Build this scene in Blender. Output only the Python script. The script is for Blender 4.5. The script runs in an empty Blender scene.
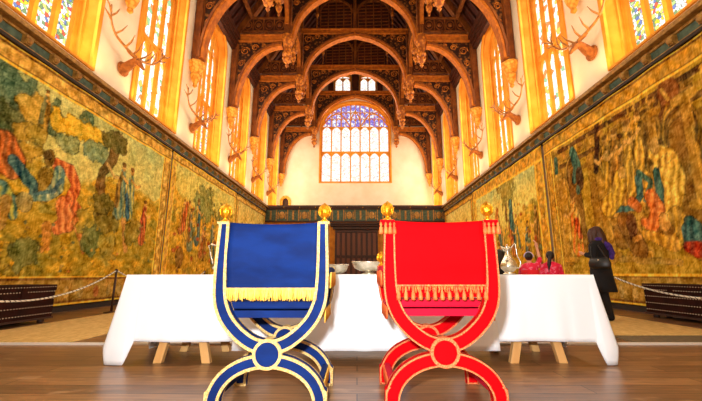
import bpy, math, random
import numpy as np
from mathutils import Vector, Matrix
random.seed(7)
PI = math.pi
SC = bpy.context.scene
COL = SC.collection
CX = -0.14                      # centre line of the hall
F_, TH, H = 359.0, math.atan(73.3/359), 0.8
CT, ST = math.cos(TH), math.sin(TH)

# ------------------------------------------------------------------ helpers
class MB:
    def __init__(s): s.v = []; s.f = []; s.sm = []
    def add(s, vs, fs, smooth=False):
        o = len(s.v); s.v += [tuple(p) for p in vs]
        s.f += [tuple(i+o for i in f) for f in fs]; s.sm += [smooth]*len(fs)
    def box(s, x0, x1, y0, y1, z0, z1):
        s.add([(x0,y0,z0),(x1,y0,z0),(x1,y1,z0),(x0,y1,z0),(x0,y0,z1),(x1,y0,z1),(x1,y1,z1),(x0,y1,z1)],
              [(0,3,2,1),(4,5,6,7),(0,1,5,4),(1,2,6,5),(2,3,7,6),(3,0,4,7)])
    def bar(s, a, b, w, d, up=(0,0,1)):
        a, b = Vector(a), Vector(b); t = (b-a).normalized(); u = Vector(up)
        if abs(t.dot(u)) > .98: u = Vector((0,1,0))
        x = t.cross(u).normalized()*(w/2); y = x.cross(t).normalized()*(d/2)
        vs = [p+i*x+j*y for p in (a,b) for i,j in ((-1,-1),(1,-1),(1,1),(-1,1))]
        s.add(vs, [(0,3,2,1),(4,5,6,7),(0,1,5,4),(1,2,6,5),(2,3,7,6),(3,0,4,7)])
    def tube(s, pts, rad, n=8, flat=1.0, cap=True):
        P = [Vector(p) for p in pts]
        R = rad if isinstance(rad, (list,tuple)) else [rad]*len(P)
        if cap:   # rounded ends
            t0 = (P[0]-P[1]).normalized(); t1 = (P[-1]-P[-2]).normalized()
            P = [P[0]+t0*R[0]*.7] + P + [P[-1]+t1*R[-1]*.7]; R = [R[0]*.45]+list(R)+[R[-1]*.45]
        T = [(P[min(i+1,len(P)-1)]-P[max(i-1,0)]).normalized() for i in range(len(P))]
        u = Vector((0,0,1)) if abs(T[0].z) < .9 else Vector((1,0,0))
        vs = []
        for i,p in enumerate(P):
            x = (u - T[i]*u.dot(T[i])).normalized(); u = x; y = T[i].cross(x)
            for k in range(n):
                a = 2*PI*k/n; vs.append(p + x*math.cos(a)*R[i] + y*math.sin(a)*R[i]*flat)
        fs = [(i*n+k, i*n+(k+1)%n, (i+1)*n+(k+1)%n, (i+1)*n+k) for i in range(len(P)-1) for k in range(n)]
        fs += [tuple(range(n-1,-1,-1)), tuple((len(P)-1)*n+k for k in range(n))]
        s.add(vs, fs, True)
    def ball(s, c, r, n=12, m=8):
        rx,ry,rz = r if isinstance(r,(list,tuple)) else (r,r,r)
        vs = [(c[0],c[1],c[2]-rz)]
        for j in range(1,m):
            a = -PI/2+PI*j/m
            for k in range(n):
                b = 2*PI*k/n; vs.append((c[0]+rx*math.cos(a)*math.cos(b), c[1]+ry*math.cos(a)*math.sin(b), c[2]+rz*math.sin(a)))
        vs.append((c[0],c[1],c[2]+rz)); e = len(vs)-1
        fs = [(0,1+(k+1)%n,1+k) for k in range(n)]
        fs += [(1+j*n+k,1+j*n+(k+1)%n,1+(j+1)*n+(k+1)%n,1+(j+1)*n+k) for j in range(m-2) for k in range(n)]
        fs += [(e,1+(m-2)*n+k,1+(m-2)*n+(k+1)%n) for k in range(n)]
        s.add(vs, fs, True)
    def lathe(s, c, prof, n=16, smooth=True):      # prof = (radius, z)
        vs = [(c[0]+r*math.cos(2*PI*k/n), c[1]+r*math.sin(2*PI*k/n), c[2]+z) for r,z in prof for k in range(n)]
        fs = [(i*n+k,i*n+(k+1)%n,(i+1)*n+(k+1)%n,(i+1)*n+k) for i in range(len(prof)-1) for k in range(n)]
        fs += [tuple(range(n-1,-1,-1)), tuple((len(prof)-1)*n+k for k in range(n))]
        s.add(vs, fs, smooth)
    def loft(s, rings, cap=True, smooth=True):
        n = len(rings[0]); vs = [p for r in rings for p in r]
        fs = [(i*n+k,i*n+(k+1)%n,(i+1)*n+(k+1)%n,(i+1)*n+k) for i in range(len(rings)-1) for k in range(n)]
        if cap: fs += [tuple(range(n-1,-1,-1)), tuple((len(rings)-1)*n+k for k in range(n))]
        s.add(vs, fs, smooth)
    def band(s, path, hw, d0, d1, off=0.0, fn=None, closed=False, smooth=True):
        """a ribbon of width 2*hw along a 2D path (x,z), extruded from depth d0 to d1; fn maps (x,z,d) to a point"""
        fn = fn or (lambda x,z,d: (x,d,z)); n = len(path); vs = []
        for i,(x,z) in enumerate(path):
            a = path[(i-1)%n if closed else max(i-1,0)]; b = path[(i+1)%n if closed else min(i+1,n-1)]
            tx,tz = b[0]-a[0], b[1]-a[1]; L = math.hypot(tx,tz) or 1; nx,nz = -tz/L, tx/L
            h_ = hw[i] if isinstance(hw,list) else hw; o_ = off[i] if isinstance(off,list) else off
            for q,d in ((o_-h_,d0),(o_+h_,d0),(o_+h_,d1),(o_-h_,d1)): vs.append(fn(x+nx*q, z+nz*q, d))
        m = n if closed else n-1
        fs = [(i*4+k,i*4+(k+1)%4,((i+1)%n)*4+(k+1)%4,((i+1)%n)*4+k) for i in range(m) for k in range(4)]
        if not closed: fs += [(3,2,1,0), tuple((n-1)*4+k for k in range(4))]
        s.add(vs, fs, False)
    def slab(s, lo, hi, d0, d1, fn):
        """solid between two equally long 2D point rows lo / hi, extruded d0..d1"""
        n = len(lo); vs = []
        for (a,b) in zip(lo,hi):
            for p,d in ((a,d0),(b,d0),(b,d1),(a,d1)): vs.append(fn(p[0],p[1],d))
        fs = [(i*4+k,i*4+(k+1)%4,(i+1)*4+(k+1)%4,(i+1)*4+k) for i in range(n-1) for k in range(4)]
        fs += [(3,2,1,0), tuple((n-1)*4+k for k in range(4))]
        s.add(vs, fs)
    def build(s, name, mat, parent=None, bevel=0, remesh=0, sub=0, recalc=True):
        me = bpy.data.meshes.new(name); me.from_pydata(s.v, [], s.f); me.polygons.foreach_set('use_smooth', s.sm)
        if recalc:
            import bmesh
            bm = bmesh.new(); bm.from_mesh(me); bmesh.ops.recalc_face_normals(bm, faces=bm.faces); bm.to_mesh(me); bm.free()
        me.materials.append(mat); me.update()
        o = bpy.data.objects.new(name, me); COL.objects.link(o)
        if parent: o.parent = parent
        if bevel:
            b = o.modifiers.new('bevel','BEVEL'); b.width = bevel; b.segments = 2; b.limit_method = 'ANGLE'
        if remesh:
            r = o.modifiers.new('remesh','REMESH'); r.mode = 'VOXEL'; r.voxel_size = remesh; r.use_smooth_shade = True
            k = o.modifiers.new('smooth','SMOOTH'); k.iterations = 3; k.factor = .5
        if sub:
            k = o.modifiers.new('sub','SUBSURF'); k.levels = k.render_levels = sub
        return o

def tag(o, label=None, cat=None, group=None, kind=None):
    if label: o['label'] = label
    if cat: o['category'] = cat
    if group: o['group'] = group
    if kind: o['kind'] = kind
    return o
def thing(name, label, cat, loc=(0,0,0), rz=0, group=None):
    o = bpy.data.objects.new(name, None); COL.objects.link(o); o.location = loc; o.rotation_euler = (0,0,rz)
    o.empty_display_size = .1
    return tag(o, label, cat, group)
KIDS = {}
def copy_tree(o, parent=None):
    kids = [c for c in COL.objects if c.parent == o]
    c = o.copy(); COL.objects.link(c); c.parent = parent
    for k in kids: copy_tree(k, c)
    return c
def spline(pts, k=6, closed=False):
    out = []; n = len(pts)
    for i in range(n if closed else n-1):
        g = (lambda j: pts[j%n]) if closed else (lambda j: pts[max(0,min(n-1,j))])
        p0,p1,p2,p3 = g(i-1),g(i),g(i+1),g(i+2)
        for q in range(k):
            t = q/k
            out.append(tuple(.5*(2*b+(c-a)*t+(2*a-5*b+4*c-d)*t*t+(3*b-a-3*c+d)*t**3) for a,b,c,d in zip(p0,p1,p2,p3)))
    if not closed: out.append(tuple(pts[-1]))
    return out
def mirror(pts): return list(pts) + [(-x,z) for x,z in reversed(pts[:-1])]

# ------------------------------------------------------------------ materials
def lin(c): return tuple(((v/255)/12.92 if v/255 <= .04045 else ((v/255+.055)/1.055)**2.4) for v in c)
def mat(name, c, rough=.6, metal=0, c2=None, scale=8, bump=0, bscale=None, sheen=0, stretch=None, detail=4, coat=0, spec=None, vor=False, pos=(.35,.65)):
    m = bpy.data.materials.new(name); m.use_nodes = True; nt = m.node_tree; N = nt.nodes; L = nt.links
    b = N['Principled BSDF']; b.inputs['Roughness'].default_value = rough; b.inputs['Metallic'].default_value = metal
    b.inputs['Base Color'].default_value = (*lin(c),1)
    if sheen: b.inputs['Sheen Weight'].default_value = sheen; b.inputs['Sheen Roughness'].default_value = .4; b.inputs['Sheen Tint'].default_value = (*lin(c),1)
    if coat: b.inputs['Coat Weight'].default_value = coat; b.inputs['Coat Roughness'].default_value = .15
    if spec is not None: b.inputs['Specular IOR Level'].default_value = spec
    if c2 or bump:
        tc = N.new('ShaderNodeTexCoord'); mp = N.new('ShaderNodeMapping'); L.new(tc.outputs['Object'], mp.inputs[0])
        if stretch: mp.inputs['Scale'].default_value = stretch
        if c2:
            n = N.new('ShaderNodeTexVoronoi' if vor else 'ShaderNodeTexNoise'); n.inputs['Scale'].default_value = scale
            if not vor: n.inputs['Detail'].default_value = detail
            L.new(mp.outputs[0], n.inputs['Vector'])
            r = N.new('ShaderNodeValToRGB'); r.color_ramp.elements[0].position = pos[0]; r.color_ramp.elements[1].position = pos[1]
            r.color_ramp.elements[0].color = (*lin(c),1); r.color_ramp.elements[1].color = (*lin(c2),1)
            L.new(n.outputs['Distance' if vor else 'Fac'], r.inputs[0]); L.new(r.outputs[0], b.inputs['Base Color'])
        if bump:
            n2 = N.new('ShaderNodeTexVoronoi' if vor else 'ShaderNodeTexNoise'); n2.inputs['Scale'].default_value = bscale or scale
            L.new(mp.outputs[0], n2.inputs['Vector']); bp = N.new('ShaderNodeBump'); bp.inputs['Strength'].default_value = bump
            bp.inputs['Distance'].default_value = .02
            L.new(n2.outputs['Distance' if vor else 'Fac'], bp.inputs['Height']); L.new(bp.outputs[0], b.inputs['Normal'])
    return m
M = {}
M['plaster'] = mat('cream plaster', (250,238,214), .9, c2=(244,226,196), scale=1.2, bump=.05, bscale=30)
M['stone'] = mat('golden stone', (244,170,58), .85, c2=(232,150,34), scale=2.5, bump=.08, bscale=20)
M['stone2'] = mat('pale carved stone', (248,190,84), .8, c2=(222,146,44), scale=9, bump=.2, bscale=14, vor=True)
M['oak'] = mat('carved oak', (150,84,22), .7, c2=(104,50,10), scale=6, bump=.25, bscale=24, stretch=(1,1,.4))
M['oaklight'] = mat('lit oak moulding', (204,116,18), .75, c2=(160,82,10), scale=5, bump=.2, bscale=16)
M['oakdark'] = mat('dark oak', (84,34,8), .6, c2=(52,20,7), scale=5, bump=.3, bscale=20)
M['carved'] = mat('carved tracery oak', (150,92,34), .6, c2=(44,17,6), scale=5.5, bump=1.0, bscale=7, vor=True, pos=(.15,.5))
M['board'] = mat('roof boards', (84,27,10), .7, c2=(48,14,6), scale=3, bump=.3, bscale=10, stretch=(1,8,1))
M['pendantgold'] = mat('gilded oak', (214,130,34), .65, c2=(150,78,14), scale=7, bump=.12, bscale=24, vor=True)
M['cornice'] = mat('old gilt cornice', (192,144,64), .6, c2=(138,96,36), scale=12, bump=.3, bscale=20)
M['friezeblue'] = mat('blue green painted frieze', (84,104,82), .7, c2=(52,74,62), scale=9, bump=.2, bscale=20)
M['cornshade'] = mat('painted cornice shade', (40,26,14), .7)  # flat dark colour for the shade below the cornice
M['screenoak'] = mat('screen oak', (70,36,20), .55, c2=(42,20,12), scale=4, bump=.2, bscale=12, stretch=(4,4,.6))
M['screengold'] = mat('ochre wall', (214,142,40), .8, c2=(186,112,26), scale=3)
M['gold'] = mat('gilt', (240,178,40), .28, metal=.85, c2=(226,150,24), scale=30, bump=.3, bscale=60)
M['braid'] = mat('gold braid', (250,224,156), .6, c2=(226,176,92), scale=90, bump=.8, bscale=160)
M['piping'] = mat('orange gold piping', (232,150,90), .6, c2=(216,84,44), scale=120, bump=.6, bscale=150)
M['fringe'] = mat('gold fringe', (255,214,104), .65, c2=(240,170,50), scale=40, stretch=(1,1,.1), bump=.5, bscale=60)
M['redfringe'] = mat('orange red tassel', (246,128,58), .65, c2=(232,76,36), scale=60, stretch=(1,1,.2), bump=.4, bscale=60)
M['blue'] = mat('blue velvet', (1,38,104), .8, c2=(0,28,84), scale=5, sheen=.12, bump=.12, bscale=180, spec=.2, stretch=(1,1,2.5))
M['red'] = mat('red velvet', (206,1,10), .85, c2=(180,0,8), scale=4, sheen=.05, bump=.12, bscale=180, spec=.08)
M['redpink'] = mat('crimson velvet', (190,6,44), .8, sheen=.1, spec=.2)
M['cloth'] = mat('white linen', (238,244,252), .9, bump=.04, bscale=300)
M['pine'] = mat('pale pine', (226,178,112), .5, c2=(206,150,86), scale=6, stretch=(1,1,.15), bump=.05, bscale=40)
M['silver'] = mat('silver', (236,230,214), .24, metal=.9, c2=(210,200,176), scale=16, bump=.25, bscale=30)
M['rope'] = mat('rope', (235,232,215), .8, bump=.3, bscale=90)
M['post'] = mat('post brown', (58,32,22), .5)
M['chest'] = mat('chest leather', (50,18,10), .85, c2=(32,11,6), scale=7, spec=.15, bump=.2, bscale=30)
M['stud'] = mat('pale studs', (214,190,160), .5)
M['mat'] = mat('rush matting', (232,198,124), .9, c2=(206,168,92), scale=30, bump=.6, bscale=60, stretch=(1,.3,1))
M['greymat'] = mat('grey matting', (120,104,72), .9, c2=(96,84,60), scale=30)
M['tape'] = mat('white edge strip', (222,214,204), .7)
M['skirt'] = mat('dark skirting', (34,22,16), .6)
M['skin'] = mat('skin', (222,160,124), .55)
M['hairdark'] = mat('dark hair', (30,18,16), .5, bump=.5, bscale=80, stretch=(1,1,.15))
M['hairbrown'] = mat('brown hair', (74,36,22), .45, c2=(46,20,12), scale=50, stretch=(1,1,.1), bump=.5, bscale=80)
M['black'] = mat('black wool', (14,13,18), .9)
M['bag'] = mat('black leather', (20,18,20), .4)
M['purple'] = mat('purple scarf', (78,40,150), .8, c2=(44,24,96), scale=20, bump=.4, bscale=30)
M['pink'] = mat('pink patterned top', (232,24,66), .8, c2=(246,120,150), scale=16, pos=(.5,.62))
M['redtop'] = mat('red top', (226,16,30), .8)
M['lilac'] = mat('lilac band', (206,186,226), .7)
M['fur'] = mat('deer hide', (184,112,48), .85, c2=(140,78,30), scale=12, bump=.6, bscale=60)
M['antler'] = mat('antler', (196,132,58), .5, c2=(150,92,34), scale=14, bump=.4, bscale=40)
M['eye'] = mat('eye', (12,8,6), .2)

def floor_mat():
    m = bpy.data.materials.new('oak floor planks'); m.use_nodes = True; nt = m.node_tree; N = nt.nodes; L = nt.links
    b = N['Principled BSDF']; tc = N.new('ShaderNodeTexCoord'); mp = N.new('ShaderNodeMapping'); L.new(tc.outputs['Object'], mp.inputs[0])
    br = N.new('ShaderNodeTexBrick'); br.inputs['Scale'].default_value = 1.0
    br.inputs['Brick Width'].default_value = 2.6; br.inputs['Row Height'].default_value = .19; br.inputs['Mortar Size'].default_value = .004
    br.inputs['Color1'].default_value = (*lin((156,116,78)),1); br.inputs['Color2'].default_value = (*lin((120,88,60)),1); br.inputs['Mortar'].default_value = (*lin((40,24,16)),1)
    br.offset = .37; L.new(mp.outputs[0], br.inputs['Vector'])
    mp2 = N.new('ShaderNodeMapping'); mp2.inputs['Scale'].default_value = (1.2,14,1); L.new(tc.outputs['Object'], mp2.inputs[0])
    n = N.new('ShaderNodeTexNoise'); n.inputs['Scale'].default_value = 2.2; n.inputs['Detail'].default_value = 6; L.new(mp2.outputs[0], n.inputs['Vector'])
    r = N.new('ShaderNodeValToRGB'); r.color_ramp.elements[0].position = .3; r.color_ramp.elements[1].position = .75
    r.color_ramp.elements[0].color = (.55,.5,.48,1); r.color_ramp.elements[1].color = (1.3,1.22,1.1,1); L.new(n.outputs['Fac'], r.inputs[0])
    mx = N.new('ShaderNodeMix'); mx.data_type = 'RGBA'; mx.blend_type = 'MULTIPLY'; mx.inputs[0].default_value = 1
    L.new(br.outputs['Color'], mx.inputs[6]); L.new(r.outputs[0], mx.inputs[7])
    n3 = N.new('ShaderNodeTexNoise'); n3.inputs['Scale'].default_value = 2.6; n3.inputs['Detail'].default_value = 3   # pale worn patches
    mp3 = N.new('ShaderNodeMapping'); mp3.inputs['Scale'].default_value = (1,2.2,1); L.new(tc.outputs['Object'], mp3.inputs[0]); L.new(mp3.outputs[0], n3.inputs['Vector'])
    r3 = N.new('ShaderNodeValToRGB'); r3.color_ramp.elements[0].position = .62; r3.color_ramp.elements[1].position = .7
    r3.color_ramp.elements[0].color = (0,0,0,1); r3.color_ramp.elements[1].color = (.5,.5,.5,1); L.new(n3.outputs['Fac'], r3.inputs[0])
    mx2 = N.new('ShaderNodeMix'); mx2.data_type = 'RGBA'; L.new(r3.outputs[0], mx2.inputs[0]); L.new(mx.outputs[2], mx2.inputs[6]); mx2.inputs[7].default_value = (*lin((190,150,110)),1)
    L.new(mx2.outputs[2], b.inputs['Base Color'])
    b.inputs['Roughness'].default_value = .33
    bp = N.new('ShaderNodeBump'); bp.inputs['Strength'].default_value = .12; bp.inputs['Distance'].default_value = .01
    L.new(n.outputs['Fac'], bp.inputs['Height']); L.new(bp.outputs[0], b.inputs['Normal'])
    return m
M['floor'] = floor_mat()

def glass_mat(name, base, cols, strength, scale=5.5, amount=.5, vstretch=1.0, lead=.05):
    """backlit leaded glass: pale quarries with coloured pieces between dark leads"""
    m = bpy.data.materials.new(name); m.use_nodes = True; nt = m.node_tree; N = nt.nodes; L = nt.links
    N.remove(N['Principled BSDF']); out = N['Material Output']
    tc = N.new('ShaderNodeTexCoord'); mp = N.new('ShaderNodeMapping'); mp.inputs['Scale'].default_value = (1,1,vstretch); L.new(tc.outputs['Object'], mp.inputs[0])
    v = N.new('ShaderNodeTexVoronoi'); v.inputs['Scale'].default_value = scale; L.new(mp.outputs[0], v.inputs['Vector'])
    sp = N.new('ShaderNodeSeparateColor'); L.new(v.outputs['Color'], sp.inputs[0])
    r = N.new('ShaderNodeValToRGB'); r.color_ramp.interpolation = 'CONSTANT'
    els = r.color_ramp.elements; els[0].position = 0; els[0].color = (*base,1); els[1].position = 1-amount; els[1].color = (*cols[0],1)
    for i,c in enumerate(cols[1:]):
        e = els.new(1-amount+amount*(i+1)/len(cols)); e.color = (*c,1)
    L.new(sp.outputs[0], r.inputs[0])
    v2 = N.new('ShaderNodeTexVoronoi'); v2.feature = 'DISTANCE_TO_EDGE'; v2.inputs['Scale'].default_value = scale; L.new(mp.outputs[0], v2.inputs['Vector'])
    mth = N.new('ShaderNodeMath'); mth.operation = 'GREATER_THAN'; mth.inputs[1].default_value = lead; L.new(v2.outputs['Distance'], mth.inputs[0])
    mr = N.new('ShaderNodeMapRange'); L.new(mth.outputs[0], mr.inputs[0]); mr.inputs['To Min'].default_value = strength*.28; mr.inputs['To Max'].default_value = strength
    e = N.new('ShaderNodeEmission'); L.new(r.outputs[0], e.inputs[0]); L.new(mr.outputs[0], e.inputs[1]); L.new(e.outputs[0], out.inputs[0])
    return m
W_ = (1,.96,.86)
M['glass'] = glass_mat('leaded clear glass', W_, [(1,.75,.2),(.75,.5,.1),(1,.9,.5),(.9,.25,.08),(.3,.5,.25)], 1.5, 6, .35, lead=.03)
M['glasscol'] = glass_mat('coloured heraldic glass', W_, [(1,.7,.05),(.8,.15,.08),(.25,.35,.15),(1,.85,.2),(.2,.25,.5),(.5,.65,.25)], 1.35, 13, .5, lead=.05)
M['glassgreat'] = glass_mat('great window glass', (1,.95,.88), [(1,.93,.75),(1,.86,.6),(1,.9,.8),(.85,.8,.85),(.95,.6,.5)], 1.25, 9, .45, lead=.03)
M['glassviolet'] = glass_mat('violet tracery glass', (.3,.22,.75), [(1,1,1),(.4,.32,.8),(.7,.6,.95),(.95,.95,1)], .95, 6, .6, lead=.03)

# ------------------------------------------------------------------ room
HALF = 6.27; XL, XR = CX-HALF, CX+HALF
YE = 28.7; YB = -3.5
BAYS = [4.6, 8.6, 12.6, 16.6, 20.5, 24.6, 28.5]
def struct(o): o['kind'] = 'structure'; return o
b = MB(); b.box(XL-.3, XR+.3, YB-.2, YE+.5, -.2, 0); struct(b.build('floor', M['floor']))

def archtop(hw, zs, za, k=2.2):       # four-centred-ish arch: height at offset u
    return lambda u: zs + (za-zs)*max(0, 1-abs(u/hw)**k)**(1/1.6)
def wall_sheet(mb, u0, u1, z0, ztop, opens, fn, th=.0):
    """wall face with openings; opens = (centre, halfwidth, zlow, topfunc); ztop is a function of u"""
    edges = sorted({u0, u1} | {c+s*h for c,h,_,_ in opens for s in (-1,1)})
    for a,bb in zip(edges[:-1], edges[1:]):
        mid = (a+bb)/2; op = [o for o in opens if abs(mid-o[0]) < o[1]]
        n = 24 if (op or bb-a > 2) else 1
        for i in range(n):
            p, q = a+(bb-a)*i/n, a+(bb-a)*(i+1)/n
            def quad(l0,l1,h0,h1): mb.add([fn(p,l0,0),fn(q,l1,0),fn(q,h1,0),fn(p,h0,0)], [(0,1,2,3)])
            op.sort(key=lambda o: o[2]); lo = (z0, z0)
            for c,h,zl,tf in op:
                quad(lo[0],lo[1],zl,zl); lo = (tf(p-c), tf(q-c))
            quad(lo[0],lo[1],ztop(p),ztop(q))
def outline(hw, zl, tf, n=20):
    return [(-hw,zl),(hw,zl)] + [(hw-2*hw*i/n, tf(hw-2*hw*i/n)) for i in range(n+1)]

WN = [0]
def window(uc, fn, hw, zl, zs, za, ghw, gzl, gzs, gza, depth, lights, transoms, gm, tracery=None, gm2=None):
    WN[0] += 1; root = bpy.data.objects.new('window_%d' % WN[0], None); COL.objects.link(root); root['kind'] = 'structure'
    t0, t1 = archtop(hw,zs,za), archtop(ghw,gzs,gza)
    F = lambda u,z,d: fn(uc+u, z, d)
    A, B = outline(hw,zl,t0), outline(ghw,gzl,t1)
    m = MB(); ring = lambda P,d: [F(u,z,d) for u,z in P]
    m.loft([ring(A,-.0), ring(A,.03), ring([(u*.45+v*.55, z*.45+w*.55) for (u,z),(v,w) in zip(A,B)], depth*.5), ring([(v*.93+u*.07, w*.93+z*.07) for (u,z),(v,w) in zip(A,B)], depth*.93), ring(B,depth), ring(B,depth+.12)], cap=False, smooth=False)
    m.build('surround', M['stone'], root, recalc=False)
    m = MB()                                   # mouldings around the reveal
    m.band(A, .06, -.05, .03, off=.03, fn=F, closed=True)
    C = [(u*.3+v*.7, z*.3+w*.7) for (u,z),(v,w) in zip(A,B)]
    m.band(C, .035, depth*.55, depth*.75, fn=F, closed=True)
    m.band(B, .05, depth-.06, depth+.1, fn=F, closed=True)
    m.build('moulding', M['stone'], root)
    g = MB(); top_split = tracery
    def pane(u0,u1,zlo,zhi_f,mat_,nm='pane'):
        q = MB(); n = 6
        lo = [(u0+(u1-u0)*i/n, zlo) for i in range(n+1)]; hi = [(u, max(zlo+.001, zhi_f(u))) for u,_ in lo]
        q.slab(lo, hi, depth+.05, depth+.062, F); q.build(nm, mat_, root)
    lw = 2*ghw/lights; mw = .05
    for i in range(lights):
        u0 = -ghw+lw*i; zz = [gzl]+list(transoms)
        for j,z in enumerate(zz):
            if j+1 < len(zz): pane(u0,u0+lw,z,lambda u,zt=zz[j+1]: zt, gm[j] if isinstance(gm,list) else gm)
            elif top_split: pane(u0,u0+lw,z,lambda u: top_split, gm[j] if isinstance(gm,list) else gm)
            else: pane(u0,u0+lw,z,t1, gm[j] if isinstance(gm,list) else gm)
    if top_split: 
        for i in range(2): pane(-ghw if i==0 else 0, 0 if i==0 else ghw, top_split, t1, gm2)
    m = MB()
    for i in range(1,lights):
        u = -ghw+lw*i; m.slab([(u-mw,gzl),(u-mw,t1(u-mw))],[(u+mw,gzl),(u+mw,t1(u+mw))], depth-.06, depth+.08, F)
    m.build('mullion', M['stone'], root)
    m = MB()
    for z in transoms: m.slab([(-ghw,z-.07),(ghw,z-.07)],[(-ghw,z+.07),(ghw,z+.07)], depth-.07, depth+.07, F)
    heads = [z-.07 for z in transoms] + ([top_split-.02] if top_split else [gzs-.05])
    for zt in heads:                           # cusped arch at each light head
        for i in range(lights):
            c = -ghw+lw*(i+.5); hh = lw/2-mw*.5
            n = 8
            for sgn in (-1,1):
                lo = [(c+sgn*hh*(1-k/n), zt-.42*(1-math.sqrt(max(0,1-(1-k/n)**2))) if False else zt-.34+.34*math.sin(PI/2*k/n)) for k in range(n+1)]
                hi = [(p[0], zt+.03) for p in lo]
                m.slab(lo, hi, depth-.03, depth+.06, F)
    m.build('transom', M['stone'], root)
    if top_split:
        m = MB(); n2 = lights*2; sw = 2*ghw/n2
        for i in range(1,n2):
            u = -ghw+sw*i
            if t1(u) > top_split+.15: m.slab([(u-.028,top_split),(u-.028,t1(u))],[(u+.028,top_split),(u+.028,t1(u))], depth-.03, depth+.07, F)
        for zt,skip in ((top_split+.75,0),(top_split+1.35,0)):
            for i in range(n2):
                c = -ghw+sw*(i+.5)
                if t1(c) < zt+.1: continue
                pts = [(c-sw/2,zt-.2),(c-sw/4,zt-.04),(c,zt+.03),(c+sw/4,zt-.04),(c+sw/2,zt-.2)]
                m.band(pts, .03, depth-.02, depth+.06, fn=F)
        for sgn in (-1,1):                     # the two great sub-arches meeting under the middle light
            m.band(spline([(sgn*ghw*.98,top_split+.1),(sgn*ghw*.75,top_split+.95),(sgn*ghw*.45,top_split+1.15),(sgn*ghw*.16,top_split+.05)],5), .045, depth-.05, depth+.08, fn=F)
            m.band(spline([(sgn*ghw*.16,top_split),(sgn*ghw*.12,top_split+.8),(0,top_split+1.5)],4), .04, depth-.05, depth+.08, fn=F)
        m.build('tracery', M['stone'], root)
    return root

fl = lambda u,z,d: (XL-d, u, z)
fr = lambda u,z,d: (XR+d, u, z)
def roof_z(x):
    a = abs(x-CX)
    return 20.2-(a/2.9)*1.7 if a < 2.9 else 18.5-(a-2.9)/3.6*5.9
for side, fn, nm in ((-1,fl,'wall_left'),(1,fr,'wall_right')):
    opens = []
    ys = [.6]+BAYS
    for a,c in zip(ys[:-1],ys[1:]):
        opens.append(((a+c)/2, (c-a)/2-.73, 5.62, archtop((c-a)/2-.73, 11.3, 12.35)))
    w = MB(); wall_sheet(w, YB, YE, 0, lambda u: 12.8, opens, fn); struct(w.build(nm, M['plaster'], recalc=False))
    for k,(a,c) in enumerate(zip(ys[:-1],ys[1:])):
        hw = (c-a)/2-.73
        gm = [M['glasscol'],M['glass']] if (k in (1,) or (k in (3,) and side<0)) else M['glass']
        window((a+c)/2, fn, hw, 5.62, 11.3, 12.35, hw-.26, 5.72, 10.9, 11.9, .42, 4, [8.25], gm)
# end wall
fe = lambda u,z,d: (u, YE+d, z)
w = MB()
ops = [(CX,3.0,8.15,archtop(3.0,13.3,15.4,2.4)), (CX-1.1,.74,16.2,archtop(.74,17.75,17.98,6)), (CX+1.1,.74,16.2,archtop(.74,17.75,17.98,6)), (-5.83,.34,5.6,archtop(.34,6.6,6.95))]
wall_sheet(w, XL-.1, XR+.1, 0, lambda u: roof_z(u)+.1, [ops[0]]+ops[3:], fe)
w2 = MB()
# the gable windows sit above the great window: cut them from the same columns
w = MB(); wall_sheet(w, XL-.1, XR+.1, 0, lambda u: min(16.0, roof_z(u)+.1), [ops[0],ops[3]], fe)
wall_sheet(w, CX-4.3, CX+4.3, 16.0, lambda u: max(16.0,roof_z(u)+.1), ops[1:3], fe)
struct(w.build('wall_end', M['plaster'], recalc=False))
window(CX, fe, 3.0, 8.15, 13.3, 15.4, 2.84, 8.28, 13.2, 15.22, .25, 7, [10.85], M['glassgreat'], tracery=13.15, gm2=M['glassviolet'])
for s in (-1,1):
    window(CX+s*1.1, fe, .74, 16.2, 17.75, 17.98, .68, 16.26, 17.68, 17.9, .15, 2, [], M['glassgreat'])
# gallery doorway in the end wall
d = bpy.data.objects.new('door_2', None); COL.objects.link(d); struct(d)
m = MB(); m.band(outline(.34,5.6,archtop(.34,6.6,6.95)), .1, YE-.08, YE+.1, off=.0, fn=lambda x,z,dd:(-5.83+x,dd,z), closed=True); m.build('surround', M['stone2'], d)
m = MB(); tf = archtop(.34,6.6,6.95); lo=[(-.34+.68*i/12,5.6) for i in range(13)]; m.slab(lo,[(u,tf(u)) for u,_ in lo], YE+.12, YE+.16, lambda x,z,dd:(-5.83+x,dd,z)); m.build('door_leaf', M['screenoak'], d)
# back wall behind the camera
w = MB(); w.box(XL-.2, XR+.2, YB-.3, YB, 0, 12.8); struct(w.build('wall_back', M['plaster']))
# roof shell
m = MB(); prof = [(CX-6.5,12.6),(CX-2.9,18.5),(CX,20.2),(CX+2.9,18.5),(CX+6.5,12.6)]
for (a,c) in zip(prof[:-1],prof[1:]):
    m.add([(a[0],YB,a[1]),(c[0],YB,c[1]),(c[0],YE+.3,c[1]),(a[0],YE+.3,a[1]),(a[0],YB,a[1]+.2),(c[0],YB,c[1]+.2),(c[0],YE+.3,c[1]+.2),(a[0],YE+.3,a[1]+.2)],
          [(0,1,2,3),(7,6,5,4),(0,4,5,1),(1,5,6,2),(2,6,7,3),(3,7,4,0)])
ceil = struct(m.build('ceiling', M['board']))
m = MB(); y = YB+.2
while y < YE-.1:
    for (a,c) in zip(prof[:-1],prof[1:]): m.bar((a[0],y,a[1]-.07),(c[0],y,c[1]-.07), .12, .16, up=(0,0,1))
    y += .5
r_ = m.build('rafters', M['oakdark'], ceil)
m = MB()
for (x,z) in ((5.35,14.1),(4.35,15.85),(3.55,17.2)):
    for s in (-1,1): m.box(CX+s*x-.08, CX+s*x+.08, YB+.1, YE-.05, z-.25, z-.08)
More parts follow.
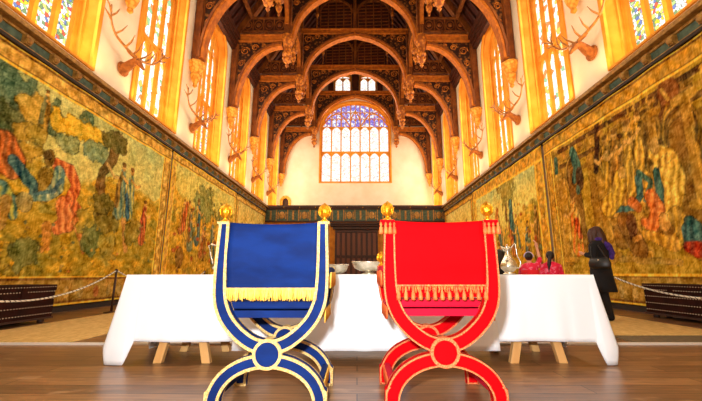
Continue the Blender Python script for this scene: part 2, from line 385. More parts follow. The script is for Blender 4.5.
for x,z in ((2.2,18.75),(1.1,19.4)):
    for s in (-1,1): m.box(CX+s*x-.06, CX+s*x+.06, YB+.1, YE-.05, z-.2, z-.05)
m.build('purlins', M['oak'], ceil)

# wall plates, cornices, skirting
for s,nm in ((-1,'trim_1'),(1,'trim_2')):
    m = MB(); x = CX+s*HALF
    def bx(i0,i1,z0,z1,mm=None): (mm or m).box(min(x-s*i0,x-s*i1), max(x-s*i0,x-s*i1), YB, YE-.02, z0, z1)
    bx(0,.26,12.2,12.4); bx(0,.34,12.4,12.57); bx(0,.42,12.57,12.83); bx(0,.2,12.05,12.2)
    struct(m.build(nm, M['oakdark']))
for s,nm in ((-1,'trim_3'),(1,'trim_4')):          # painted cornice above the tapestries
    x = CX+s*HALF; YG = 24.5
    def bx(mm,i0,i1,z0,z1): mm.box(min(x-s*i0,x-s*i1), max(x-s*i0,x-s*i1), YB, YG, z0, z1)
    m = MB(); bx(m,0,.26,5.30,5.36); bx(m,0,.22,5.36,5.42); bx(m,0,.17,5.42,5.47); bx(m,0,.12,5.24,5.30); bx(m,0,.14,5.0,5.045)
    o = struct(m.build(nm, M['cornice'], bevel=.012))
    m = MB(); bx(m,0,.08,5.045,5.24); m.build('frieze_panel', M['friezeblue'], o)
    m = MB(); bx(m,0,.17,4.94,5.0); m.build('shade_strip', M['cornshade'], o)  # dark strip added as painted shade between cornice and tapestries
    y = .5; proto = None
    while y < YG-.2:
        if proto is None:
            m = MB(); m.box(-.05,.05,-.055,.055,-.09,.09); m.ball((s*-.06,0,-.01),(.05,.07,.07),8,6)
            proto = m.build('bracket', M['cornice'], o); q = proto
        else:
            q = proto.copy(); COL.objects.link(q)
        q.location = (x-s*.13, y, 5.145); y += .62
for s,nm in ((-1,'baseboard_left'),(1,'baseboard_right')):
    x = CX+s*HALF; m = MB(); m.box(min(x,x-s*.06), max(x,x-s*.06), YB, 24.5, 0, .14); struct(m.build(nm, M['skirt']))

# ------------------------------------------------------------------ hammerbeam trusses
def make_truss():
    root = thing('roof_truss', 'x', 'roof truss', (CX,0,0))
    fx = lambda x,z,d: (x,d,z)
    for s in (-1,1):
        S = lambda pts: [(s*x,z) for x,z in pts]
        m = MB(); xs = sorted((s*5.97,s*6.25)); m.box(xs[0],xs[1],-.17,.17,8.75,12.6); xs = sorted((s*5.93,s*6.0)); m.box(xs[0],xs[1],-.09,.09,8.8,12.5)
        m.build('wall_post', M['oak'], root, bevel=.02)
        m = MB(); m.lathe((s*6.08,0,0), [(.03,7.78),(.09,7.85),(.07,7.93),(.15,8.1),(.2,8.28),(.16,8.36),(.26,8.5),(.28,8.66),(.33,8.7),(.33,8.82)], 8, False)
        m.build('corbel', M['stone2'], root, bevel=.015)
        # curved brace from corbel to pendant
        arc = [(3.72+2.2*math.cos(t), 8.95+3.4*math.sin(t)) for t in [PI/2*i/16 for i in range(17)]]
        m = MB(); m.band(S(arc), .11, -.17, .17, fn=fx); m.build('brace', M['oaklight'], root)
        m = MB(); m.band(S([(x+.04,z+.04) for x,z in arc]), .05, -.21, .21, fn=fx); m.build('brace_moulding', M['oak'], root)
        m = MB(); lo = S([(x,z) for x,z in arc]); hi = S([(x,12.55) for x,z in arc]); m.slab(lo,hi,-.07,.07,fx)
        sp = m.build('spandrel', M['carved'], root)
        m = MB()                                     # scrolls and shields carved in the spandrel
        for (cx_,cz,r) in ((5.6,12.0,.24),(5.1,12.2,.18),(5.75,11.3,.17),(4.65,12.3,.12),(5.75,10.6,.12)):
            for d in (-.09,.09):
                m.tube([(s*cx_+r*math.cos(t)*(1-t/14), d, cz+r*math.sin(t)*(1-t/14)) for t in [i*.6 for i in range(18)]], .025, 5)
        tag(m.build('carving', M['pendantgold'], sp),kind='stuff')
        m = MB(); xs = sorted((s*3.22,s*6.3)); m.box(xs[0],xs[1],-.2,.2,12.53,12.79); m.box(xs[0],xs[1],-.25,.25,12.79,12.87); m.box(xs[0],xs[1],-.23,.23,12.5,12.55)
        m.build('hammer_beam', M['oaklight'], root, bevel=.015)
        m = MB(); P = [(.02,10.8),(.05,10.86),(.1,10.93),(.05,11.0),(.12,11.08),(.2,11.2),(.22,11.32),(.13,11.38),(.17,11.44),(.25,11.5),(.25,11.58),(.17,11.64),(.19,11.95),(.3,12.05),(.33,12.2),(.33,12.44)]
        P = [(r,z+.3+(.15 if z>12 else 0)) for r,z in P]; m.lathe((s*3.45,0,0), P, 8, False)
        for k in range(4):
            a = PI/4+k*PI/2; m.ball((s*3.45+.2*math.cos(a),.2*math.sin(a),11.56), .08, 8, 6)
        m.build('pendant', M['pendantgold'], root)
        m = MB(); xs = sorted((s*3.32,s*3.62)); m.box(xs[0],xs[1],-.16,.16,12.87,17.3)
        for dx in (-.12,0,.12): m.tube([(s*3.42+dx,-.18,12.9),(s*3.42+dx,-.18,16)], .03, 6)
        m.build('hammer_post', M['oak'], root, bevel=.015)
        # frieze over the hammer beam
        m = MB(); xs = sorted((s*3.6,s*5.95)); m.box(xs[0],xs[1],-.05,.05,13.17,13.9); pn = m.build('frieze', M['oakdark'], root)
        m = MB(); m.box(xs[0],xs[1],-.1,.1,13.11,13.19); m.box(xs[0],xs[1],-.12,.12,13.87,13.97)
        for i in range(5):
            xx = 3.6+i*.55; a_ = sorted((s*xx,s*(xx+.06))); m.box(a_[0],a_[1],-.08,.08,13.15,13.9)
            if i < 4:
                m.ball((s*(xx+.3),-.06,13.53),(.13,.05,.13),8,6)
                m.band([(s*(xx+.3)+.2*math.cos(t),13.53+.26*math.sin(t)) for t in [2*PI*j/12 for j in range(12)]], .02,-.08,-.04,fn=fx,closed=True)
        m.build('frieze_moulding', M['oak'], pn)
        m = MB(); m.box(*sorted((s*4.5,s*4.62)),-.07,.07,13.95,15.6); m.box(*sorted((s*4.5,s*4.62)),-.07,.07,12.87,13.15); m.box(*sorted((s*3.6,s*4.75)),-.07,.07,15.3,15.44); m.build('queen_strut', M['oak'], root)
        # great arch half
        arch = spline([(3.26,12.6),(3.14,13.3),(2.78,14.15),(2.15,14.87),(1.3,15.42),(.6,15.66),(0,15.8)],5)
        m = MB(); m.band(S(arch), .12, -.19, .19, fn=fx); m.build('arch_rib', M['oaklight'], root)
        m = MB(); m.band(S([(x+.05,z+.06) for x,z in arch]), .05, -.23, .23, fn=fx); m.build('arch_moulding', M['oak'], root)
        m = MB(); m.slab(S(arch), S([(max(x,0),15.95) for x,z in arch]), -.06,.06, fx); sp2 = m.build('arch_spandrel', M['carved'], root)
        m = MB()
        for (cx_,cz,r) in ((2.95,15.5,.28),(2.4,15.66,.18),(3.05,14.85,.18),(1.9,15.75,.1)):
            m.tube([(s*cx_+r*math.cos(t)*(1-t/14), -.08, cz+r*math.sin(t)*(1-t/14)) for t in [i*.6 for i in range(18)]], .03, 5)
        tag(m.build('carving', M['pendantgold'], sp2),kind='stuff')
        # upper rafters
        m = MB(); m.bar((s*6.3,0,12.65),(s*2.9,0,18.25),.3,.3,up=(0,1,0)); m.bar((s*2.9,0,18.25),(0,0,19.9),.3,.3,up=(0,1,0)); m.build('principal_rafter', M['oak'], root)
        # pendant hanging from the upper rafter, and its post
        m = MB(); m.lathe((s*2.45,0,0), [(.02,17.0),(.07,17.06),(.04,17.14),(.12,17.25),(.14,17.4),(.08,17.5),(.1,17.7),(.07,18.5)], 8, False)
        m.tube([(s*2.45,0,16.4),(s*2.45,0,17.0)],.05,6); m.build('upper_pendant', M['pendantgold'], root)
    m = MB(); m.box(-3.6,3.6,-.17,.17,15.9,16.1); m.box(-3.6,3.6,-.22,.22,16.1,16.2); m.box(-3.6,3.6,-.2,.2,15.84,15.92); m.build('collar_beam', M['oaklight'], root, bevel=.01)
    # arched lattice above the collar
    for s in (-1,1):
        m = MB(); m.box(*sorted((s*.12,s*2.3)),.02,.07,16.2,18.7); pn = m.build('upper_panel', M['board'], root)
        m = MB(); c = s*1.22
        for k in range(5): m.box(c-1.0+.5*k-.03,c-1.0+.5*k+.03,-.05,.03,16.2,17.7+.75*math.sqrt(max(0,1-((k-2)/2.3)**2)))
        arc = [(c+1.05*math.cos(t),17.45+.95*math.sin(t)) for t in [PI*i/14 for i in range(15)]]
        m.band(arc,.06,-.09,.03,fn=fx)
        for k in range(9):
            z = 16.25+.25*k; w_ = 1.0 if z < 17.45 else math.sqrt(max(.02,1-((z-17.45)/.95)**2))
            m.bar((c-w_,-.01,z),(c+w_,-.01,z+.1*w_),.05,.035,up=(0,1,0))
        m.build('lattice', M['oak'], pn)
    m = MB(); m.box(-.1,.1,-.12,.12,16.2,19.8); m.box(-2.7,2.7,-.12,.12,18.55,18.75); m.build('king_post', M['oak'], root)
    return root
t0 = make_truss(); t0.location.y = BAYS[1]
names = {8.6:'oak hammerbeam truss past the coloured windows, only its pale corbels showing', 12.6:'first oak hammerbeam truss in view, its arch cut by the top edge',
         16.6:'second carved oak hammerbeam truss, big pendants hanging either side of centre', 20.5:'third carved oak hammerbeam truss with two arched lattice panels above its collar',
         24.6:'fourth oak hammerbeam truss, above gallery front, its arch framing two small windows', 28.5:'oak hammerbeam truss against white end wall, its arch around the great window'}
for y in BAYS[1:]:
    o = t0 if y == BAYS[1] else copy_tree(t0); o.location = (CX, y, 0); tag(o, names[y], 'roof truss', 'carved oak hammerbeam trusses of the roof')
# the truss on the end wall must leave the gable windows clear
last = o
for c in [c for c in COL.objects if c.parent == last and c.name.split('.')[0] in ('upper_panel','king_post','upper_pendant')]:
    for g in [g for g in COL.objects if g.parent == c]: bpy.data.objects.remove(g)
    bpy.data.objects.remove(c)
fe2 = lambda x,z,d: (x,d,z)
m = MB(); m.box(-.3,.3,-.12,.12,16.2,19.5); m.box(-2.6,2.6,-.12,.12,18.05,18.4)
for s in (-1,1): m.box(*sorted((s*1.9,s*2.35)),-.12,.12,16.2,18.1)
m.build('gable_framing', M['oakdark'], last)

# longitudinal arcade between the hammer posts of neighbouring trusses, with a mid-bay pendant
def make_arcade(L, s):
    o = thing('roof_arcade', 'x', 'roof arcade', (0,0,0))
    fy = lambda u,z,d: (d,u,z)
    m = MB(); m.box(-.12,.12,.17,L-.17,14.75,15.0); m.box(-.16,.16,.17,L-.17,15.0,15.08); m.build('arcade_beam', M['oak'], o)
    m = MB(); m.box(-.05,.05,.17,L-.17,15.08,16.1); pn = m.build('arcade_panel', M['oakdark'], o)
    m = MB()
    for k in range(9):
        u = .3+k*(L-.6)/8; m.box(-.08,.08,u-.035,u+.035,15.08,16.1)
        if k < 8: m.ball((s*-.06,u+(L-.6)/16,15.6),(.05,.12,.16),8,6)
    m.box(-.1,.1,.17,L-.17,16.05,16.18); m.build('arcade_moulding', M['oak'], pn)
    for a in (0,1):
        base = .18 if a == 0 else L/2; end = L/2 if a == 0 else L-.18
        w_ = (end-base)/2; c = (base+end)/2
        m = MB(); m.band([(c+w_*math.cos(t), 13.5+1.25*abs(math.sin(t))**.8) for t in [PI*i/18 for i in range(19)]], .07,-.1,.1,fn=fy)
        m.build('arcade_arch', M['oaklight'], o)
    m = MB(); m.lathe((0,L/2,0), [(.02,12.5),(.06,12.58),(.04,12.66),(.14,12.85),(.16,13.0),(.09,13.1),(.12,13.2),(.22,13.32),(.24,13.45),(.16,13.5),(.14,14.9)], 8, False); m.build('mid_pendant', M['pendantgold'], o)
    m = MB(); m.box(-.12,.12,L/2-.12,L/2+.12,13.5,15.4); m.build('pendant_shaft', M['oak'], o)
    return o
for s in (-1,1):
    src = {}
    for i,(a,c) in enumerate(zip(BAYS[1:-1],BAYS[2:])):
        L = round(c-a,2)
        if L not in src: src[L] = o = make_arcade(L, s)
        else: o = copy_tree(src[L])
        o.location = (CX+s*3.5, a, 0)
        tag(o, 'oak arcade on roof\'s %s side, %s' % ('left' if s<0 else 'right', ['over the bay of the closest antlers','between the closest and second trusses in view','between the second and third trusses in view','between the third and fourth trusses in view','between the gallery front and the white end wall'][i]), 'roof arcade', 'oak arcades between the roof trusses')

# ------------------------------------------------------------------ gallery screen at the far end
YS = 24.5
scr = thing('gallery_screen', 'dark oak gallery screen with painted frieze closing the far end below the white wall', 'screen', (CX,YS,0))
m = MB(); m.box(-6.25,6.25,0,4.1,5.0,5.15); m.build('gallery_floor', M['oakdark'], scr)
m = MB(); m.box(-6.25,6.25,.06,.2,0,4.3); m.build('wall_panel', M['screengold'], scr)
m = MB(); m.box(-6.25,6.25,-.02,.06,4.36,5.15); fz = m.build('frieze', M['friezeblue'], scr)
m = MB(); m.box(-6.25,6.25,-.16,.06,5.27,5.36); m.box(-6.25,6.25,-.1,.06,5.36,5.45); m.box(-6.25,6.25,-.08,.06,5.15,5.27); m.box(-6.25,6.25,-.08,.06,4.28,4.38); m.build('cornice', M['screenoak'], scr, bevel=.01)
m = MB(); n=16
for i in range(n+1): x=-6.2+12.4*i/n; m.box(x-.035,x+.035,-.05,0,4.38,5.15)
tag(m.build('frieze_bars', M['cornice'], fz),kind='stuff')
m = MB()
for i in range(n):
    x=-6.2+12.4*(i+.5)/n
    if i%2: m.ball((x,-.02,4.76),(.2,.05,.26),10,8); m.box(x-.3,x-.22,-.035,-.02,4.5,5.0); m.box(x+.22,x+.3,-.035,-.02,4.5,5.0)
    else: m.box(x-.06,x+.06,-.04,-.02,4.45,5.08)
tag(m.build('frieze_figures', M['cornice'], fz),kind='stuff')
m = MB()
for i in range(12): x=-6+12*i/11; m.ball((x,-.12,5.3),.05,8,6)
m.build('gilt_boss', M['gold'], scr)
# door with canopy
dr = bpy.data.objects.new('door_1', None); COL.objects.link(dr); struct(dr); dr.location = (CX+.1,YS,0)
m = MB(); m.box(-1.44,1.44,-.16,-.02,0,3.75); m.build('door_frame', M['screenoak'], dr, bevel=.02)
m = MB(); m.box(-1.75,1.75,-.4,.0,3.95,4.08); m.box(-1.9,1.9,-.5,.0,4.08,4.18); m.box(-1.6,1.6,-.28,.0,3.75,3.95); m.build('canopy', M['screenoak'], dr, bevel=.02)
m = MB()
for z in (.1,1.85,3.55): m.box(-1.4,1.4,-.23,-.16,z,z+.14)
for i in range(9): x=-1.4+2.8*i/8; m.box(x-.05,x+.05,-.22,-.16,.1,3.69)
m.build('door_rails', M['screenoak'], dr, bevel=.01)
m = MB()
for i in range(8):
    x=-1.4+2.8*(i+.5)/8
    for z0,z1 in ((.26,1.83),(2.02,3.53)): m.box(x-.1,x+.1,-.185,-.16,z0,z1)
m.build('door_panels', mat('warm oak panel',(104,58,34),.5), dr)

# ------------------------------------------------------------------ floor coverings
m = MB(); m.box(-5.05,-3.4,4.5,23.8,0,.014); tag(m.build('floor_matting', M['mat']), 'beige rush matting runner along the floor below the left tapestries', 'matting', 'rush matting runners')
m = MB(); m.box(3.3,5.02,4.98,23.8,0,.014); tag(m.build('floor_matting', M['mat']), 'beige rush matting runner along the floor where the woman in black stands', 'matting', 'rush matting runners')
m = MB(); m.box(3.3,5.02,4.45,4.95,0,.01); tag(m.build('floor_mat', M['greymat']), 'dull grey brown floor mat between white strip and right matting', 'mat')
m = MB(); m.box(XL+.07,XR-.07,4.36,4.42,0,.02); tag(m.build('floor_strip', M['tape']), 'thin white edge strip crossing the whole wooden floor behind the table', 'floor strip')

# ------------------------------------------------------------------ tapestries
def sidept(px, py, X):
    zc = X*F_/(px-357); v = (200.5-py)/F_*zc
    return (zc*CT-v*ST, H+zc*ST+v*CT)
RS = np.random.RandomState(3)
def vnoise(Y, Z, s, seed=0):
    r = np.random.RandomState(seed).rand(64,64); u = Y*s; w = Z*s
    i = np.floor(u).astype(int); j = np.floor(w).astype(int); fu = u-i; fw = w-j; fu = fu*fu*(3-2*fu); fw = fw*fw*(3-2*fw)
    g = lambda a,c: r[a%64,c%64]
    return (g(i,j)*(1-fu)+g(i+1,j)*fu)*(1-fw)+(g(i,j+1)*(1-fu)+g(i+1,j+1)*fu)*fw
def fbm(Y,Z,s,seed=0): return sum(vnoise(Y,Z,s*2**k,seed+k)*.5**k for k in range(4))/1.875
class Tap:
    def __init__(s, X, y0, y1, z0, z1, res):
        s.X = X; s.e = (y0,y1,z0,z1); ny = int((y1-y0)/res)+1; nz = int((z1-z0)/res)+1
        s.Y0, s.Z0 = np.meshgrid(np.linspace(y0,y1,ny), np.linspace(z0,z1,nz), indexing='ij')
        s.Y = s.Y0+.08*(fbm(s.Y0,s.Z0,2.5,11)-.5)+.02*(vnoise(s.Y0,s.Z0,9,21)-.5); s.Z = s.Z0+.06*(fbm(s.Y0,s.Z0,2.5,31)-.5)+.02*(vnoise(s.Y0,s.Z0,9,41)-.5)
        s.C = np.zeros((ny,nz,3)); s.C[:] = (120,104,40)
    def mix(s, a, c): a = np.clip(a,0,1)[...,None]; s.C = s.C*(1-a)+np.array(c,float)*a
    def fill(s, c, m): s.mix(m, c)
    def pt(s, p): return sidept(p[0],p[1],s.X)
    def ell(s, c, px, c2=None, r=None, fold=0, raw=False, rot=0):
        """ellipse; px = centre in metres when raw, else pixel on the wall; r in metres"""
        y,z = px if raw else s.pt(px); dy = s.Y-y; dz = s.Z-z
        if rot: dy,dz = dy*math.cos(rot)+dz*math.sin(rot), -dy*math.sin(rot)+dz*math.cos(rot)
        d = np.sqrt((dy/r[0])**2+(dz/r[1])**2); a = np.clip((1-d)*6,0,1)
        s.shade(a, c, c2, dy/r[0], fold)
    def shade(s, a, c, c2, t, fold):
        c = np.array(c,float); c2 = np.array(c2 if c2 is not None else c*.55,float)
        w = .5+.5*np.sin((s.Y*1.0+s.Z*.3)*34+9*fbm(s.Y0,s.Z0,2.5,77)) if fold else fbm(s.Y0,s.Z0,6,55)
        w = np.clip(w,0,1)[...,None]; colr = c*w+c2*(1-w); edge = np.clip(1-np.abs(a-.45)*2.4,0,1)[...,None]; colr = colr*(1-.55*edge); a = .92*np.clip(a*1.6,0,1)[...,None]; s.C = s.C*(1-a)+colr*a
    def stroke(s, pts, wd, c, c2=None, fold=0, raw=False):
        P = pts if raw else [s.pt(p) for p in pts]; best = None
        W = wd if isinstance(wd,(list,tuple)) else [wd]*len(P)
        for (a,b,w0,w1) in zip(P[:-1],P[1:],W[:-1],W[1:]):
            dx,dz = b[0]-a[0], b[1]-a[1]; L2 = dx*dx+dz*dz+1e-9
            t = np.clip(((s.Y-a[0])*dx+(s.Z-a[1])*dz)/L2,0,1)
            d = np.hypot(s.Y-a[0]-t*dx, s.Z-a[1]-t*dz)/(w0+(w1-w0)*t); best = d if best is None else np.minimum(best,d)
        s.shade(np.clip((1-best)*5,0,1), c, c2, best, fold)
    def foliage(s, c, px, r, col2=None, raw=False):
        y,z = px if raw else s.pt(px); d = np.sqrt(((s.Y-y)/r[0])**2+((s.Z-z)/r[1])**2)+(fbm(s.Y0,s.Z0,5,63)-.5)*1.3
        s.shade(np.clip((1-d)*5,0,1), c, col2, d, 0)
    def person(s, y, z, h, robe, skin=(200,160,90), robe2=None, lean=0, cloak=None, legs=True):
        s.stroke([(y,z),(y+lean*.5*h,z+h*.45),(y+lean*h,z+h*.8)], [.17*h,.15*h,.09*h], robe, robe2, 1, True)
        if cloak: s.stroke([(y-.08*h,z+.15*h),(y-.1*h+lean*.5*h,z+h*.5),(y+lean*h-.04*h,z+h*.78)], [.08*h,.07*h,.05*h], cloak, None, 1, True)
        s.stroke([(y+lean*h,z+h*.72),(y+lean*h+.2*h,z+h*.6),(y+lean*h+.28*h,z+h*.66)], .035*h, skin, None, 0, True)
        s.ell(skin,(y+lean*h,z+h*.91), None, (.065*h,.085*h), raw=True)
        s.ell((110,78,30),(y+lean*h-.01*h,z+h*.965), None, (.07*h,.05*h), raw=True)
    def border(s, w=.42, wb=.62, gold=(190,158,84), left=True, right=True):
        y0,y1,z0,z1 = s.e; Y,Z = s.Y0,s.Z0
        def frame(m, along, across, wdt):
            base = np.array(gold,float); dark = np.array((122,96,44),float)
            pat = .5+.5*np.sin(along*11)*np.sin(across/wdt*PI*2.2+np.sin(along*11+1.5)*1.6)
            pat = np.clip(pat*.75+.5*fbm(Y,Z,9,91)-.15,0,1)[...,None]; colr = base*pat+dark*(1-pat)
            e = (np.minimum(across,wdt-across) < .05)[...,None]; colr = np.where(e, np.array((196,150,58.)), colr)
            e2 = (np.abs(np.minimum(across,wdt-across)-.07) < .018)[...,None]; colr = np.where(e2, np.array((88,60,26.)), colr)
            s.C = np.where(m[...,None], colr, s.C)
        if left: frame(Y-y0 < w, Z, Y-y0, w)
        if right: frame(y1-Y < w, Z, y1-Y, w)
        frame(z1-Z < w, Y, z1-Z, w)
        m = Z-z0 < wb; gold = (120,100,44); frame(m, Y, Z-z0, wb)
        for k in range(int((y1-y0)/.45)):       # urns and small figures along the bottom border
            yy = y0+.3+k*.45; s.ell((170,150,96) if k%3 else (150,90,50),(yy,z0+.26),None,(.09,.15),raw=True)
    def build(s, label):
        j = (RS.rand(*s.C.shape[:2])-.5)*26; n = (fbm(s.Y0,s.Z0,8,5)-.5)*46; rib = 6*np.sin(s.Y0*2*PI/.06)
        hue = (fbm(s.Y0,s.Z0,3,15)-.5)*24
        ln = sum(a*np.clip(1-np.abs(fbm(s.Y0,s.Z0,q,r_)-.5)/.022,0,1) for a,q,r_ in ((30,1.7,101),(26,3.6,111),(18,6.5,121)))
        C = s.C + (j+n+rib-ln+(fbm(s.Y0,s.Z0,13,131)-.5)*60+8)[...,None]; C[...,0] += hue; C[...,2] -= hue*.5
        C = np.clip(C*TB,0,255)/255; Cl = np.where(C<=.04045, C/12.92, ((C+.055)/1.055)**2.4)
        ny,nz = s.Y0.shape; sg = 1 if s.X < 0 else -1
        Xw = s.X+sg*(.012*np.sin(s.Y0*5+.6*np.sin(s.Z0*1.3))+.01*(fbm(s.Y0,s.Z0,1.2,8)-.5))
        me = bpy.data.meshes.new('tapestry'); co = np.stack([Xw,s.Y0,s.Z0],-1).reshape(-1,3)
        idx = np.arange(ny*nz).reshape(ny,nz); q = np.stack([idx[:-1,:-1],idx[1:,:-1],idx[1:,1:],idx[:-1,1:]],-1).reshape(-1,4)
        if s.X > 0: q = q[:,::-1]
        me.vertices.add(len(co)); me.vertices.foreach_set('co', co.ravel()); me.loops.add(q.size); me.loops.foreach_set('vertex_index', q.ravel())
        me.polygons.add(len(q)); me.polygons.foreach_set('loop_start', np.arange(0,q.size,4)); me.polygons.foreach_set('use_smooth', [True]*len(q))
        me.update(calc_edges=True)
        at = me.color_attributes.new('weave','FLOAT_COLOR','POINT'); at.data.foreach_set('color', np.concatenate([Cl.reshape(-1,3),np.ones((len(co),1))],1).ravel())
        me.materials.append(M['tap']); o = bpy.data.objects.new('tapestry', me); COL.objects.link(o)
        k = o.modifiers.new('solid','SOLIDIFY'); k.thickness = .015
        return tag(o, label, 'tapestry', 'figured wall tapestries')
TB = np.array((1.42,1.34,1.08))
m_ = bpy.data.materials.new('woven tapestry'); m_.use_nodes = True; N = m_.node_tree.nodes; L = m_.node_tree.links; pb = N['Principled BSDF']; pb.inputs['Roughness'].default_value = .95; pb.inputs['Specular IOR Level'].default_value = .1
at = N.new('ShaderNodeAttribute'); at.attribute_name = 'weave'; L.new(at.outputs['Color'], pb.inputs['Base Color'])
tc = N.new('ShaderNodeTexCoord'); nn = N.new('ShaderNodeTexNoise'); nn.inputs['Scale'].default_value = 40; L.new(tc.outputs['Object'], nn.inputs['Vector'])
bp = N.new('ShaderNodeBump'); bp.inputs['Strength'].default_value = .3; bp.inputs['Distance'].default_value = .02; L.new(nn.outputs['Fac'], bp.inputs['Height']); L.new(bp.outputs[0], pb.inputs['Normal']); M['tap'] = m_

TXL, TXR = XL+.11, XR-.11
def landscape(t, hor, sky=(150,150,98), skyb=(96,124,108), hill=(138,116,36), ground=(124,104,28)):
    y0,y1,z0,z1 = t.e
    t.fill(sky, np.ones_like(t.Y)); t.mix(np.clip((t.Z-hor-.6)/1.4,0,1)*.8*fbm(t.Y,t.Z,1.2,3)*1.6, skyb)
    h = hor+.5*(fbm(t.Y,t.Z*0,1.1,9)-.5)*2; t.mix(np.clip((h-t.Z)*6,0,1), hill)
    t.mix(np.clip((h-.9-t.Z)*1.5,0,1), ground)
    t.mix(np.clip((fbm(t.Y,t.Z*1.8,2.4,13)-.5)*6,0,1)*(t.Z<h)*.55, (80,84,34)); t.mix(np.clip((fbm(t.Y,t.Z*2,3.2,17)-.55)*8,0,1)*(t.Z<h)*.5, (186,146,42))
# --- left, first
t = Tap(TXL, .5, 11.65, .14, 4.95, .027); landscape(t, 3.2)
BLU=(58,92,104); TEAL=(84,108,96); ORA=(178,104,56); OLV=(96,88,30); YEL=(200,156,44); CRM=(196,176,120); BRN=(100,66,26)
t.foliage((66,92,84),(6,92),(.55,.7),(50,66,50)); t.foliage((80,96,60),(4,120),(.7,.4)); t.foliage((156,128,50),(38,112),(.45,.3),(130,112,50)); t.person(*t.pt((42,128)),.8,(150,122,50),cloak=(90,100,70))
for p,w in (((55,118),.4),((62,124),.3),((90,118),.25),((84,122),.3),((70,126),.3)): t.foliage((70,92,70),p,(.16,w),(54,72,58))
t.foliage(YEL,(82,132),(.9,.32),(150,130,40)); t.foliage((74,102,98),(97,152),(.7,.26),(120,128,90)); t.foliage((84,108,92),(70,144),(.4,.2),(130,124,70))
t.stroke([(118,140),(113,160),(103,172),(100,186)],[.22,.16,.14,.16],BRN,(56,52,26)); t.foliage((90,84,36),(116,143),(.5,.3),(60,60,30))
for p in ((26,132),(36,136),(30,150)): t.foliage((150,124,44),p,(.26,.2),(100,90,38))
# big man with the orange cloak, bending
t.stroke([(2,150),(10,160),(12,170)],[.42,.34,.2],(160,88,42),(94,50,22),1); t.stroke([(14,160),(26,178),(34,186),(30,200)],[.12,.14,.12,.07],BLU,(26,54,72),1)
t.stroke([(0,190),(6,200),(12,216)],[.2,.2,.1],(46,84,98),(150,150,70),1); t.stroke([(6,200),(0,226)],[.12,.09],(170,130,60)); t.ell((150,140,70),(20,200),None,(.12,.14))
t.stroke([(58,165),(70,170),(76,186),(68,204)],[.16,.16,.16,.14],ORA,(126,50,26),1); t.stroke([(64,206),(68,222),(58,228)],[.24,.26,.18],(184,114,70),(132,68,40),1); t.stroke([(74,206),(86,220)],[.14,.1],(180,88,46),None,1)
t.stroke([(46,176),(44,196)],[.2,.17],(124,104,40),(84,70,24)); t.stroke([(60,172),(58,188),(48,196),(32,198)],[.15,.17,.13,.07],(126,142,122),BLU,1); t.stroke([(62,180),(54,192),(34,194)],[.06,.05,.04],BLU,(30,56,80))
t.ell((140,112,46),(50,158),None,(.14,.2)); t.ell((90,70,30),(48,155),None,(.13,.1)); t.stroke([(47,226),(47,246),(42,250)],[.12,.08,.06],(188,140,70),BRN); t.stroke([(76,222),(82,240),(84,252)],[.13,.09,.06],(170,110,60),BRN)
t.ell((150,140,90),(24,202),None,(.2,.22),rot=.4)
# middle figures
t.stroke([(108,164),(114,176),(122,178)],[.05,.05,.05],(200,170,110)); t.person(*t.pt((118,212)),1.35,(108,120,96),robe2=BLU,cloak=(130,100,40)); t.person(*t.pt((128,214)),1.3,BLU,robe2=(150,150,90)); t.stroke([(127,196),(128,216)],.1,(34,72,110),None,1)
t.stroke([(124,222),(126,250)],[.12,.08],(190,140,80)); t.person(*t.pt((141,240)),1.15,(170,86,44),cloak=(140,60,40)); t.stroke([(103,186),(100,206)],[.1,.16],(110,84,44))
for p,c in (((95,214),(164,140,44)),((88,222),(176,150,50)),((104,206),(90,84,36)),((108,224),(120,104,40)),((92,240),(80,96,60)),((12,256),(186,156,50)),((22,252),(90,100,60)),((108,246),(150,130,50)),((132,232),(130,110,40))): t.foliage(c,p,(.38,.34),(70,72,32))
for k in range(60): t.ell(random.choice([YEL,(150,120,50),(90,100,70),(170,110,50)]),(1+random.random()*11,.8+random.random()*1.1),None,(.05,.04),raw=True)
t.border(); t.build('big tapestry hanging on left wall, men in orange and blue cloaks under trees')
# --- left, second and third
def crowd(t, n, seed, z=(.9,2.4), hs=(1.1,1.7), cols=((150,92,44),(94,110,96),(170,140,56),(120,86,36),(60,88,100),(160,70,40),(180,150,90))):
    r = random.Random(seed); y0,y1,_,_ = t.e; L_ = []
    for k in range(n): L_.append((y0+.6+(y1-y0-1.2)*(k+r.random()*.8)/n, r.uniform(*z), r.uniform(*hs), r.choice(cols), r.choice(cols)))
    for a in sorted(L_, key=lambda q:-q[1]): t.person(a[0],a[1],a[2],a[3],robe2=tuple(v*.6 for v in a[3]),cloak=a[4],lean=r.uniform(-.15,.15))
    for k in range(n*6): t.ell(r.choice([(190,150,60),(120,90,40),(96,110,80),(160,80,40)]),(y0+r.random()*(y1-y0),r.uniform(.8,3.4)),None,(r.uniform(.04,.16),r.uniform(.04,.12)),raw=True)
t = Tap(TXL, 11.75, 18.4, .14, 4.95, .045); landscape(t, 3.5, (162,152,84),(112,134,116),(158,126,42),(138,110,32)); t.foliage((110,112,60),(14.6,3.6),(.9,.8),(80,90,50),raw=True); t.foliage((120,116,60),(16.6,3.4),(.7,.6),(90,90,50),raw=True); crowd(t,11,2)
t.stroke([(187,204),(183,228)],[.12,.16],(170,88,40),None,1); t.ell((120,92,40),(179,258),None,(.32,.4)); t.border(.36,.5); t.build('golden tapestry with crowded figures, middle of the three on the left wall')
t = Tap(TXL, 18.5, 24.3, .14, 4.95, .06); landscape(t, 3.2, (164,144,80),(112,128,104),(158,124,46),(140,110,36)); crowd(t,9,5); t.border(.36,.5); t.build('faded gold tapestry on left wall ending at the gallery screen')
